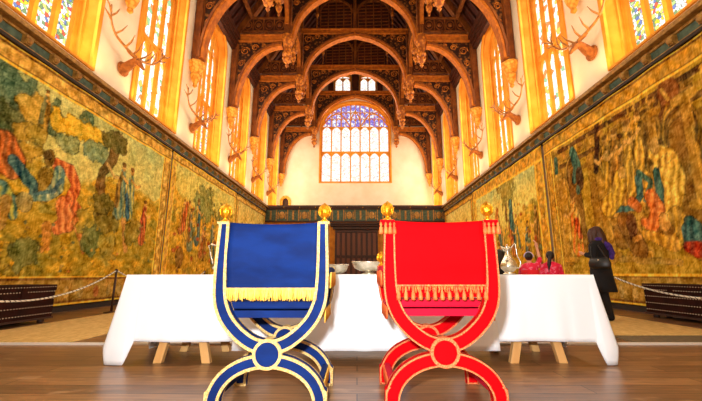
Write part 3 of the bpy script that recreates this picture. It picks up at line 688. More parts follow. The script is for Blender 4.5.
# --- right, first
t = Tap(TXR, .5, 11.05, .14, 4.95, .027); t.fill((134,110,32), np.ones_like(t.Y)); t.mix(np.clip((fbm(t.Y,t.Z,1.2,3)-.4)*3,0,1)*.5,(108,88,32))
P = t.pt
def column(y, w=.18, z0=1.2, z1=4.5, c=(158,124,40), c2=(92,66,22)):
    t.stroke([(y,z0),(y,z1)],w,c,c2,0,True); t.stroke([(y-w*.5,z0),(y-w*.5,z1)],w*.25,(188,150,62),None,0,True)
    for zz in (z0,z1): t.stroke([(y-w*1.4,zz),(y+w*1.4,zz)],.1,(176,136,50),None,0,True)
for px in (556,562,594,601,628,690,): column(P((px,180))[0], .2)
for k,(z,c) in enumerate(((4.35,(80,50,20)),(4.1,(150,114,36)),(3.9,(90,62,22)),(3.6,(146,110,34)))): t.stroke([(3.0,z),(10.2,z)],.07,c,None,0,True)
t.stroke([P((596,110)),P((596,170))],.1,(60,34,16),None,0,True); t.stroke([P((592,88)),P((640,66)),P((690,40))],[.06,.08,.1],(60,40,18),None,0,True)
t.ell((86,50,20),(652,152),None,(.42,.8)); t.ell((70,36,18),(638,152),None,(.25,.6)); t.ell((140,60,24),(612,145),None,(.28,.35))
t.stroke([(665,100),(665,135)],[.28,.3],(84,52,22)); t.ell((140,100,36),(678,96),None,(.3,.3)); t.ell((126,74,30),(668,92),None,(.25,.3))
for i in range(7): t.stroke([(625+i*7,92+i*2),(628+i*6,125)],.03,(170,132,48))
t.stroke([(688,130),(692,172)],[.07,.07],(52,84,86)); t.stroke([(696,128),(701,180)],[.09,.09],(104,92,50))
for px,pz in ((562,4.0),(601,4.0),(640,4.2),(676,3.9)):      # round arches and coffers
    y_ = P((px+8,150))[0]
    for rr,cc in ((.62,(176,142,60)),(.52,(104,74,28)),(.44,(140,108,40))): t.ell(cc,(y_,pz-.5),None,(rr*.7,rr),raw=True)
    t.stroke([(y_,1.6),(y_,pz-.5)],.3,(112,84,30),(84,60,22),0,True)
for k in range(9):
    y_ = 3.2+k*.8; t.stroke([(y_,4.1),(y_+.1,4.35)],.04,(186,150,66),None,0,True); t.ell((150,112,44),(y_+.4,4.22),None,(.14,.07),raw=True)
for px in (610,636,660,697): column(P((px,170))[0],.13,2.0,4.0,(176,144,62))
# second-plane people
for px,py,h,c in ((612,196,1.5,(168,134,44)),(624,196,1.6,(152,112,40)),(636,190,1.6,(176,142,56)),(646,178,1.5,(188,150,60))): t.person(*P((px,py)),h,c,cloak=(110,86,36),robe2=tuple(v*.6 for v in c))
t.stroke([(655,152),(666,160),(672,182),(668,206)],[.2,.28,.34,.36],(196,164,78),(140,112,44),1); t.ell((196,160,90),(655,146),None,(.15,.19)); t.stroke([(668,158),(650,170)],[.1,.07],(192,156,72),None,1)
t.stroke([(656,172),(660,190),(660,206)],[.1,.12,.1],(46,90,98),(28,54,64),1); t.stroke([(638,178),(640,196),(634,208),(614,210)],[.09,.1,.08,.07],(44,92,108),(30,60,76),1)
t.stroke([(638,172),(650,182),(646,200)],.07,(60,100,100),None,1)
t.stroke([(650,196),(658,210),(652,226),(644,222)],[.16,.2,.16,.1],(184,106,50),(130,66,30),1); t.stroke([(632,202),(638,208)],.12,(176,96,40))
t.stroke([(620,178),(618,196),(608,206)],[.22,.26,.3],(176,148,52),(120,92,30),1); t.ell((190,156,84),(622,172),None,(.13,.16))
t.stroke([(640,234),(652,236),(672,244),(684,236)],[.1,.13,.16,.2],(178,140,54),(120,88,32),1); t.ell((192,150,80),(664,222),None,(.14,.2)); t.stroke([(676,216),(684,230),(690,240)],[.2,.22,.2],(150,124,48),(100,80,30),1)
t.stroke([(688,230),(694,242),(702,246)],[.15,.2,.2],(44,86,104),(26,52,66),1); t.stroke([(690,222),(702,232)],[.12,.14],(52,90,100),None,1); t.stroke([(688,246),(700,250)],[.1,.16],(150,48,24),(96,30,16),1)
t.stroke([(624,222),(640,250)],.25,(120,84,30)); t.ell((100,60,28),(632,226),None,(.16,.3)) ; t.stroke([(640,238),(634,240)],.07,(200,150,80))
# left part by the seam
t.stroke([(572,152),(577,166),(574,180)],[.16,.2,.14],(54,92,92),(34,60,62),1); t.ell((70,44,20),(580,178),None,(.2,.35)); t.ell((70,104,96),(578,190),None,(.12,.14))
t.person(*P((578,248)),1.5,(176,92,40),robe2=(150,120,44),cloak=(186,150,70)); t.stroke([(576,222),(580,236)],[.14,.1],(190,86,40),None,1); t.stroke([(556,160),(557,172)],.1,(54,90,90))
t.stroke([(600,258),(680,262)],.07,(160,130,60)); t.border(.44,.66,(170,128,36)); t.build('big tapestry hanging on right wall, robed figures among columns and arches')
# --- right, second and third
t = Tap(TXR, 11.2, 18.3, .14, 4.95, .045); landscape(t, 3.0, (170,158,92),(108,140,128),(162,130,44),(140,112,30)); t.stroke([(507,220),(505,192)],.12,(120,90,40)); t.foliage((130,116,50),(505,186),(.8,.8),(96,92,44)); crowd(t,9,11,z=(.9,1.8),cols=((160,96,44),(84,110,100),(176,146,60),(130,96,36),(60,92,104),(180,150,90)))
t.stroke([(510,202),(512,226)],[.14,.18],(60,96,104),None,1); t.stroke([(497,210),(496,230)],[.14,.16],(176,110,50),None,1); t.border(.5,.5,(190,140,44)); t.build('golden tapestry with a broad tree and walkers, middle of the three on the right wall')
t = Tap(TXR, 18.4, 24.3, .14, 4.95, .06); landscape(t, 3.2, (176,156,90),(130,140,110),(170,134,50),(150,118,40)); crowd(t,9,15); t.border(.36,.5,(190,140,44)); t.build('faded gold tapestry on right wall ending at the gallery screen')

# ------------------------------------------------------------------ stag heads
def make_stag():
    o = thing('stag_head', 'x', 'stag head')
    m = MB(); m.tube([(0,-.02,-.12),(0,.14,-.03),(0,.28,.08),(0,.38,.13)],[.15,.125,.1,.09],12); m.tube([(0,.37,.14),(0,.46,.06),(0,.56,-.06),(0,.61,-.13)],[.09,.082,.052,.044],12)
    m.ball((0,.62,-.14),(.045,.04,.04)); m.ball((.06,.45,.1),.03); m.ball((-.06,.45,.1),.03)
    m.build('head', M['fur'], o, remesh=.018)
    for s in (-1,1):
        m = MB(); m.tube([(s*.1,.36,.18),(s*.2,.33,.24),(s*.28,.31,.25)],[.03,.05,.01],8,.5); m.build('ear', M['fur'], o)
        m = MB(); m.ball((s*.082,.47,.105),.016,8,6); m.build('eye', M['eye'], o)
        m = MB(); B = spline([(s*.05,.4,.2),(s*.3,.34,.28),(s*.68,.3,.44),(s*.92,.34,.7),(s*1.05,.42,1.0)],4); m.tube(B,[.042-.026*i/(len(B)-1) for i in range(len(B))],7)
        for a,e in (((s*.12,.38,.25),(s*.2,.66,.5)),((s*.36,.33,.3),(s*.4,.6,.6)),((s*.7,.31,.46),(s*.58,.5,.76)),((s*.92,.34,.7),(s*1.2,.36,.84)),((s*.95,.36,.78),(s*.82,.44,1.06)),((s*.98,.37,.86),(s*1.24,.44,1.04))):
            mid = tuple((p+q)/2+d for p,q,d in zip(a,e,(0,.03,-.03))); m.tube([a,mid,e],[.028,.022,.008],6)
        m.build('antler', M['antler'], o)
    m = MB(); m.lathe((0,0,0),[(.17,0),(.2,.02),(.18,.05)],16); q = m.build('mount', M['fur'], o); q.rotation_euler = (-PI/2,0,0); q.location = (0,0,-.1)
    return o
st0 = None
for s in (-1,1):
    for i,y in enumerate(BAYS[1:6]):
        o = make_stag() if st0 is None else copy_tree(st0); st0 = st0 or o
        o.location = (CX+s*(HALF-.03), y+([.25,.4,.6,.7,.3] if s<0 else [-.25,.1,.2,.7,.5])[i], ([6.35,6.4,6.5,6.5,6.5] if s<0 else [6.5,6.6,6.6,6.6,6.5])[i]); o.rotation_euler = (0,0, -PI/2 - .12 if s < 0 else PI/2 + .12)
        side = 'left' if s<0 else 'right'
        tag(o, ['stag head with great spreading antlers, the closest one on the %s wall','stag head with pale antlers, second from the camera along the %s wall','stag head on the third white pier of the %s wall','small looking stag head on the fourth white pier of the %s wall','most distant stag head on the %s wall, beside the gallery front'][i] % side, 'stag head', 'mounted stag heads on the side walls')

# ------------------------------------------------------------------ chairs
def tassel(mb, x, y, z, L, r, lean=0):
    mb.lathe((x,y,z-L), [(r*.9,0),(r*1.0,L*.2),(r*.75,L*.55),(r*.35,L*.68),(r*.62,L*.78),(r*.5,L*.9),(r*.15,L)], 8)
def fringe(mb, x0, x1, y, z, L, step=.0075, along='x', jit=.012, off=None):
    x = x0
    while x < x1:
        l = L+random.uniform(-jit,jit); a = random.uniform(-.006,.006)
        p = [(x,y,z),(x+a,y,z-l*.5),(x+a*2,y,z-l)] if along=='x' else [(y,x,z),(y,x+a,z-l*.5),(y,x+a*2,z-l)]
        mb.tube(p,[.0042,.005,.0045],4,cap=False); x += step
UP = [(-.325,1.128),(-.327,1.0),(-.329,.88),(-.328,.76),(-.320,.66),(-.300,.588),(-.262,.518),(-.197,.449),(-.123,.396),(-.06,.372),(0,.366)]
UP = [(x*.975,z) for x,z in UP]
LO = [(-.318,.0),(-.318,.05),(-.310,.104),(-.277,.168),(-.222,.222),(-.146,.262),(-.068,.282),(0,.288)]
def make_chair(kind, label, loc):
    V = M['blue'] if kind == 'blue' else M['red']; V2 = M['blue'] if kind == 'blue' else M['redpink']; T = M['braid'] if kind == 'blue' else M['piping']; FR = M['fringe'] if kind == 'blue' else M['redfringe']
    o = thing('cross_frame_chair', label, 'chair', loc)
    tw = .0085 if kind == 'blue' else .0048; HW = .042
    for nm,yc in (('rear_frame',-.27),('front_frame',.27)):
        y0,y1 = yc-.032,yc+.032
        up = UP if nm == 'rear_frame' else [(-.328,.85),(-.323,.76)]+UP[4:]
        U = spline(mirror(up),5); Lw = spline(mirror(LO),5); HU = [.033+.010*max(0,min(1,(1.1-z)/.5)) for x,z in U]; HL = [HW]*len(Lw)
        m = MB(); m.band(U,HU,y0,y1); m.band(Lw,HL,y0+.001,y1-.001)
        for s in (-1,1):
            m.add([(s*.276,y0,0),(s*.358,y0,0),(s*.360,y0,.09),(s*.358,y0,.122),(s*.335,y0,.14),(s*.29,y0,.12),
                   (s*.276,y1,0),(s*.358,y1,0),(s*.360,y1,.09),(s*.358,y1,.122),(s*.335,y1,.14),(s*.29,y1,.12)],
                  [(0,1,2,3,4,5),(11,10,9,8,7,6)]+[(i,(i+1)%6,(i+1)%6+6,i+6) for i in range(6)])
        fr_ = m.build(nm, V, o)
        m = MB()
        for P,HH in ((U,HU),(Lw,HL)):
            for sg in (-1,1):
                for a,c in ((y0-.006,y0+.012),(y1-.012,y1+.006)): m.band(P,tw,a,c,off=[sg*(q-tw) for q in HH])
        for s in (-1,1):                          # trim on the foot block
            for a,c in ((y0-.007,y0+.012),(y1-.012,y1+.007)):
                m.band([(s*.352,.0),(s*.353,.115),(s*.330,.135)],tw,a,c)
                m.band([(s*.358,.008),(s*.276,.008)],tw,a,c)
        if nm == 'rear_frame':
            for s in (-1,1): m.box(*sorted((s*.29,s*.36)),y0-.008,y1+.008,1.115,1.13)
        if kind == 'blue':                        # nail heads on the braid
            for P,HH in ((U,HU),(Lw,HL)):
                for k in range(0,len(P),2):
                    x,z = P[k]; a = P[max(k-1,0)]; b_ = P[min(k+1,len(P)-1)]; tx,tz = b_[0]-a[0],b_[1]-a[1]; l = math.hypot(tx,tz)
                    for off in (-(HH[k]-tw),HH[k]-tw): m.ball((x-tz/l*off,y0-.007,z+tx/l*off),(.006,.003,.006),6,4)
        m.build('trim', T, fr_)
        m = MB(); n = 32; R = .078
        ring = lambda r,y: [(r*math.cos(2*PI*k/n),y,.327+r*math.sin(2*PI*k/n)) for k in range(n)]
        m.loft([ring(R,y0-.012),ring(R,y1+.012)],smooth=False); m.loft([ring(R-.012,y0-.02),ring(R-.012,y1+.02)],smooth=False)
        bs = m.build('boss', V, o)
        m = MB(); m.loft([ring(.088,y0-.017),ring(.088,y1+.017),ring(.070,y1+.017),ring(.070,y0-.017),ring(.088,y0-.017)],cap=False,smooth=False); m.build('boss_trim', T, bs)
        top = 1.128 if nm == 'rear_frame' else .85
        for s in ((-1,1) if (kind=='red' or top>1) else ()):
            m = MB(); z = top; sc = 1 if nm=='rear_frame' else .85
            P = [(.03,.0),(.032,.008),(.018,.016),(.012,.028),(.02,.034),(.03,.044),(.037,.062),(.0385,.08),(.034,.098),(.022,.112),(.009,.12),(.008,.126),(.002,.13)]
            m.lathe((s*(.325 if top>1 else .335),yc,z),[(r*sc,q*sc) for r,q in P],16)
            for k in range(8):                    # leaves round the ball
                a = 2*PI*k/8
                m.tube([(s*(.325 if top>1 else .335)+sc*r*math.cos(a),yc+sc*r*math.sin(a),z+q*sc) for r,q in ((.02,.036),(.037,.055),(.04,.08),(.03,.104),(.012,.118))],.004,4)
            m.build('finial', M['gold'], o)
    # backrest sling, slightly dished
    m = MB(); nx,nz = 16,12
    zt = lambda x: 1.128-.010*(1-(x/.3)**2); zb = .69 if kind=='blue' else .645
    g = []
    for yoff in (0,.02):
        for j in range(nz+1):
            for i in range(nx+1):
                x = -.284+.568*i/nx; z = zb+(zt(x)-zb)*j/nz
                y = -.292+.028*(1-(x/.3)**2)+.014*math.cos((z-.7)/.43*PI*2)+.003*math.sin(z*50)*math.exp(-((z-.78)/.08)**2)+yoff-.008
                g.append((x,y,z))
    W = nx+1; K = W*(nz+1); fs = []
    for j in range(nz):
        for i in range(nx):
            a = j*W+i; fs.append((a,a+1,a+1+W,a+W)); fs.append((K+a+W,K+a+1+W,K+a+1,K+a))
    for i in range(nx): fs.append((i,K+i,K+i+1,i+1)); a=nz*W+i; fs.append((a,a+1,K+a+1,K+a))
    for j in range(nz): a=j*W; fs.append((a,a+W,K+a+W,K+a)); a=j*W+nx; fs.append((a,K+a,K+a+W,a+W))
    m.add(g,fs,True); back = m.build('backrest', V, o)
    if kind == 'blue':
        m = MB(); fringe(m,-.283,.283,-.298,.712,.066,.0055); fringe(m,-.281,.283,-.290,.710,.066,.0055); m.box(-.284,.284,-.302,-.29,.702,.714); tag(m.build('fringe', FR, back),kind='stuff')
    else:
        m = MB(); m.box(-.284,.284,-.302,-.29,.713,.722); fringe(m,-.283,.283,-.292,.716,.035,.011); tag(m.build('fringe_band', M['redfringe'], back),kind='stuff')
        for k in range(13):
            q = MB(); tassel(q,-.268+k*.0447,-.306,.712,.082,.014); q.build('tassel', M['redfringe'], back)
        for s in (-1,1):                          # corner tassels and caps
            q = MB(); q.box(*sorted((s*.285,s*.375)),-.315,-.232,1.095,1.128); q.build('corner_cap', V, o)
            for dx in (.288,.314,.342,.372):
                q = MB(); tassel(q,s*dx,-.318,1.112,.075,.014); q.build('tassel', M['redfringe'], back)
    # seat: cushion on sling
    m = MB(); rings = []
    n = 14
    for y in (-.235,-.22,.22,.235):
        e = .94 if abs(y) > .23 else 1
        rings.append([( .285*e*(-1+2*i/n), y, .628) for i in range(n+1)] + [(.285*e*(1-2*i/n), y, .580-.0*(1-(1-2*i/n)**2)) for i in range(n+1)])
    m.loft(rings, smooth=False); m.build('seat_cushion', V2, o, bevel=.012)
    m = MB(); L2 = [(-.3+.6*i/16, .572-.012*(1-((i-8)/8)**2)) for i in range(17)]
    m.slab([(x,z-.02) for x,z in L2], L2, -.25,.25, lambda x,z,d:(x,d,z)); m.build('seat_sling', V2, o)
    m = MB(); m.box(-.29,.29,-.252,-.238,.53,.574); m.build('seat_rail', V2, o)
    for s in (-1,1):
        m = MB(); m.box(*sorted((s*.305,s*.365)),-.238,.238,.80,.845); arm = m.build('armrest', V2, o, bevel=.012)
        m = MB(); fringe(m,-.23,.23,s*.37,.81,.085,.009,'y'); fringe(m,-.24,.24,s*.366,.8,.08,.012,'y'); tag(m.build('fringe', FR, arm),kind='stuff')
        m = MB(); m.box(*sorted((s*.29,s*.33)),-.24,.24,.555,.60); sr = m.build('side_rail', V2, o, bevel=.008)
        m = MB(); fringe(m,-.23,.23,s*.336,.58,.07,.010,'y'); tag(m.build('fringe', FR, sr),kind='stuff')
        m = MB(); m.box(*sorted((s*.285,s*.325)),-.238,.238,.075,.15); fr2 = m.build('foot_rail', V2, o, bevel=.008)
        m = MB(); fringe(m,-.23,.23,s*.331,.14,.07,.010,'y'); tag(m.build('fringe', FR, fr2),kind='stuff')
    m = MB(); m.tube([(0,-.24,.327),(0,.24,.327)],.03,12); m.build('stretcher', V2, o)
    return o
make_chair('blue','blue velvet cross-framed chair of state with gold braid and gold fringe',(-.538,2.6,0))
make_chair('red','red velvet cross-framed chair of state with orange piping and hanging tassels',(.535,2.63,0)).scale = (1.02,1,1.015)

# ------------------------------------------------------------------ table, trestles and cloths
TX0,TX1,TY0,TY1,TZ = -2.16,2.22,3.46,4.22,.786
m = MB(); m.box(TX0+.02,TX1-.02,TY0+.02,TY1-.02,.749,.782); tag(m.build('table_board', M['pine'], bevel=.004), 'long pine table board under the white cloths, on two trestles', 'table top')
def make_trestle():
    o = thing('trestle','x','trestle')
    m = MB(); m.box(-.045,.045,-.28,.33,.655,.749); m.build('beam', M['pine'], o, bevel=.004)
    for y in (-.235,.27):
        for s in (-1,1):
            m = MB(); a = Vector((s*.05,y,.70)); e = Vector((s*.225,y,0)); 
            m.add([(s*.02,y-.03,.72),(s*.09,y-.03,.72),(s*.262,y-.03,0),(s*.185,y-.03,0),(s*.02,y+.03,.72),(s*.09,y+.03,.72),(s*.262,y+.03,0),(s*.185,y+.03,0)],
                  [(0,1,2,3),(7,6,5,4),(0,4,5,1),(1,5,6,2),(2,6,7,3),(3,7,4,0)]); m.build('leg', M['pine'], o, bevel=.004)
    for s in (-1,1):
        m = MB(); m.box(*sorted((s*.165,s*.2)),-.21,.245,.2,.25); m.build('crossbar', M['pine'], o)
    return o
a = make_trestle(); a.location = (-1.6,3.76,0); tag(a,'pale pine trestle under the table to the left of the blue chair','trestle','pine trestles under the table')
c = copy_tree(a); c.location = (1.66,3.76,0); tag(c,'pale pine trestle under the table to the right of the red chair','trestle','pine trestles under the table')

def cloth():
    # walk round the table edge; corners carry longer falls that reach the floor
    x0,x1,y0,y1 = TX0-.004,TX1+.004,TY0-.006,TY1+.006
    per = []
    def seg(a,c,n,nrm):
        for i in range(n): t=i/n; per.append((a[0]+(c[0]-a[0])*t, a[1]+(c[1]-a[1])*t, nrm))
    def corner(cx_,cy,a0): 
        for i in range(8): a_=a0+PI/2*i/8; per.append((cx_,cy,(math.cos(a_),math.sin(a_))))
    seg((x0,y0),(x0+.25,y0),30,(0,-1)); seg((x0+.25,y0),(x1-.25,y0),130,(0,-1)); seg((x1-.25,y0),(x1,y0),30,(0,-1)); corner(x1,y0,-PI/2); seg((x1,y0),(x1,y1),30,(1,0)); corner(x1,y1,0); seg((x1,y1),(x0,y1),60,(0,1)); corner(x0,y1,PI/2); seg((x0,y1),(x0,y0),30,(-1,0)); corner(x0,y0,PI)
    n = len(per); rows = 16; vs = []; 
    for j in range(rows+1):
        t = j/rows
        for k,(x,y,(nx,ny)) in enumerate(per):
            dc = min(math.hypot(x-q[0],y-q[1]) for q in ((x0,y0),(x1,y0),(x0,y1),(x1,y1)))
            wd = .13 if x<0 else .05; e = max(0,min(1,(wd-dc)/.03+.5))          # 1 at a corner
            hem = .2+.004*math.sin(x*5)
            zb = hem*(1-e)+.006*e
            z = TZ+.004-(TZ+.004-zb)*t
            fold = .010*math.sin(x*9+1)+.006*math.sin(x*23) if ny < -.5 or ny > .5 else .01*math.sin(y*17)
            flare = .02*t+e*.115*(t**1.1)*(1 if t<.82 else 1-(t-.82)*3)
            ox,oy = nx*flare, ny*flare*(.45 if e>0 else 1)
            if e>0 and abs(ny)>.5: ox += (1 if x>0 else -1)*e*.03*t
            if e>0 and abs(nx)>.5: oy += 0
            vs.append((x+ox+nx*abs(fold)*t, y+oy+ny*(abs(fold)*t), z))
    m = MB(); fs = [(j*n+k,j*n+(k+1)%n,(j+1)*n+(k+1)%n,(j+1)*n+k) for j in range(rows) for k in range(n)]
    fs.append(tuple(range(n))); m.add(vs,fs,True)
    o = m.build('tablecloth', M['cloth']); k = o.modifiers.new('solid','SOLIDIFY'); k.thickness = .003; k.offset = 1
    return o
tag(cloth(), 'long white tablecloth over the whole table, its corners falling to the floor', 'tablecloth')
m = MB(); n = 60; rows = 12; g = []       # shorter cloth laid across the middle
prof = [(TY1+.0,.793),(TY0-.012,.793)] + [(TY0-.018-.012*j/rows, .793-(.793-.125)*j/rows) for j in range(1,rows+1)]
for (y,z) in prof:
    for i in range(n+1):
        x = -1.1+2.36*i/n; t = max(0,(.793-z)/.66); g.append((x+(.02*t if i==n else -.02*t if i==0 else 0), y-.016-abs(.014*math.sin(x*9+1)+.008*math.sin(x*23))*t if z<.77 else y, z))
W = n+1; m.add(g,[(j*W+i,j*W+i+1,(j+1)*W+i+1,(j+1)*W+i) for j in range(len(prof)-1) for i in range(n)],True)
o = m.build('tablecloth', M['cloth']); k = o.modifiers.new('solid','SOLIDIFY'); k.thickness = .003; k.offset = 0
tag(o, 'white cloth laid over the middle of the table, hanging lower behind the chairs', 'tablecloth')

# ------------------------------------------------------------------ silver on the table
ZT = .7955
def bowl(x,y,R,h,foot,label):
    o = thing('silver_bowl', label, 'bowl', (x,y,ZT), 0, 'silver bowls between the chairs')
    z0 = .03 if foot else 0
    m = MB(); P = [(R*.42,0),(R*.42,.008),(R*.2,.02),(R*.2,z0+.01)] if foot else [(R*.5,0),(R*.5,.008)]; m.lathe((0,0,0),P,24); m.build('foot', M['silver'], o)
    H_ = h-z0; out = [(R*.18,z0),(R*.55,z0+H_*.06),(R*.86,z0+H_*.35),(R*.97,z0+H_*.75),(R*1.0,z0+H_*.97),(R*1.03,h),(R*.98,h),(R*.93,z0+H_*.75),(R*.81,z0+H_*.38),(R*.4,z0+H_*.13),(R*.1,z0+H_*.1)]
    m = MB(); m.lathe((0,0,0),out,32); bw = m.build('bowl', M['silver'], o)
    m = MB(); m.tube([(R*1.02*math.cos(2*PI*k/32),R*1.02*math.sin(2*PI*k/32),h) for k in range(33)],.006,6,cap=False); m.build('rim', M['silver'], bw)
bowl(.125,3.85,.178,.125,True,'larger silver footed bowl on white cloth beside the red chair')
bowl(-.25,3.82,.16,.095,False,'low silver bowl on white cloth half hidden by the blue chair')
def ewer(x,y,rz,label,angular=False):
    o = thing('silver_ewer', label, 'ewer', (x,y,ZT), rz, 'silver ewers on the table')
    m = MB(); m.lathe((0,0,0),[(.06,0),(.062,.008),(.04,.018),(.05,.03),(.08,.06),(.085,.09),(.07,.13),(.04,.18),(.027,.22),(.03,.25),(.042,.27),(.036,.272),(.02,.25)],24); m.build('body', M['silver'], o)
    m = MB(); m.tube([(-.02,0,.25),(-.05,0,.27),(-.065,0,.285)],[.02,.015,.008],8,.7); m.build('spout', M['silver'], o)
    m = MB()
    H2 = [(.03,0,.255),(.075,0,.315),(.09,0,.30),(.1,0,.2),(.13,0,.12),(.11,0,.07),(.08,0,.07)] if not angular else [(.03,0,.30),(.12,0,.31),(.14,0,.30),(.115,0,.2),(.09,0,.13),(.075,0,.1)]
    m.tube(spline(H2,5) if not angular else H2,.008,8); m.build('handle', M['silver'], o)
    m = MB(); m.lathe((0,0,0),[(.04,.272),(.035,.282),(.012,.29),(.01,.3),(.015,.308),(.003,.315)],16); m.build('lid', M['silver'], o)
ewer(1.60,3.85,0,'silver lidded ewer with curved handle to the right of the red chair')
ewer(-1.44,3.85,PI,'silver ewer peeping out left of the blue chair, thin angular handle',True)

# ------------------------------------------------------------------ barriers and chests
def post(x,y,label):
    o = thing('barrier_post',label,'barrier post',(x,y,0),0,'brown rope barrier posts')
    m = MB(); m.lathe((0,0,0),[(.14,0),(.14,.012),(.04,.03),(.02,.035)],20); m.build('base', M['post'], o)
    m = MB(); m.lathe((0,0,0),[(.022,.03),(.022,.86)],12); m.build('pole', M['post'], o)
    m = MB(); m.lathe((0,0,0),[(.022,.86),(.034,.865),(.034,.885),(.012,.90),(.002,.905)],12); m.build('cap', M['post'], o)
def rope(a,c,sag,label):
    P = []; n = 110
    for i in range(n+1):
        t = i/n; P.append((a[0]+(c[0]-a[0])*t, a[1]+(c[1]-a[1])*t, a[2]+(c[2]-a[2])*t-4*sag*t*(1-t)))
    o = thing('barrier_rope',label,'rope',(0,0,0),0,'white twisted barrier ropes')
    m = MB(); rr = [.011 if i%2 else .016 for i in range(n+1)]; m.tube(P,rr,8); m.build('cord', M['rope'], o)
    m = MB()
    for s in (1,-1):                 # dark thread twisted round the cord
        Q = []
        for i in range(n*2+1):
            t = i/(2*n); p = (a[0]+(c[0]-a[0])*t, a[1]+(c[1]-a[1])*t, a[2]+(c[2]-a[2])*t-4*sag*t*(1-t)); w = i*1.4; Q.append((p[0]+.0135*math.cos(w),p[1],p[2]+.0135*math.sin(w)))
    m.tube(Q,.007,4); m.build('thread', M['post'], o)
LP = [(-5.16,7.85),(-4.9,3.5),(-5.16,12.4)]; RP = [(4.98,7.5),(5.05,3.1),(5.05,12.2)]
post(*LP[0],'brown barrier post in front of the left tapestry beside the tablecloth'); post(*LP[2],'barrier post further along the left tapestries, behind the table'); post(*LP[1],'barrier post holding the near end of the left rope, past the left chest')
post(*RP[0],'barrier post hidden behind the woman in black'); post(*RP[1],'barrier post holding the near end of the right rope, past the right chest')
rope((-5.16,7.85,.87),(-4.9,3.5,.87),.47,'white rope sagging in front of the left studded chest'); rope((-5.16,7.85,.87),(-5.16,12.4,.87),.4,'white rope running from the left post away behind the table')
rope((4.98,7.5,.87),(5.05,3.1,.87),.42,'white rope sagging in front of the right studded chest beside the woman')
def chest(x,y,s,label,D=.62):
    o = thing('studded_chest',label,'chest',(x,y,0),0,'studded leather chests below the tapestries')
    L_,h = 2.6,.62
    m = MB(); m.box(0,D,-L_,0,.07,h-.1); m.build('body', M['chest'], o, bevel=.01)
    m = MB(); m.box(-.015,D+.01,-L_-.015,.015,h-.1,h); m.build('lid', M['chest'], o, bevel=.012)
    for yy in (-.12,-L_/2,-L_+.12):
        for xx in (.08,D-.08): m = MB(); m.lathe((xx,yy,0),[(.045,0),(.05,.02),(.045,.07)],10); m.build('foot', M['post'], o)
    m = MB(); m.box(-.02,D+.01,-L_-.02,.02,.06,.09); m.build('plinth', M['post'], o)
    m = MB(); xf = -.002 if s > 0 else D+.002
    for z in (.15,.27,.39,.51):
        for k in range(52): m.ball((xf,-.03-k*.05,z),(.006,.014,.009),5,3)
    for z in (.585,):
        for k in range(52): m.ball((xf-.012*(1 if s>0 else -1),-.03-k*.05,z),(.006,.012,.008),5,3)
    for ye in (.002,):
        for z in (.15,.27,.39,.51):
            for k in range(12): m.ball((.03+k*.05,ye,z),(.009,.006,.006),5,3)
    tag(m.build('studs', M['stud'], o),kind='stuff')
    q = o
    for xx in (xf,):
        for yy in (-.6,-2.0):
            m = MB(); m.box(*sorted((xx-.012,xx+.012)),yy-.05,yy+.05,h-.2,h-.03); m.build('clasp', M['chest'], o)
chest(-5.3-.55,6.42,-1,'long dark brown studded chest against the left wall behind the rope'); chest(5.54,7.15,1,'long dark brown studded chest against the right wall beside the woman',.4)

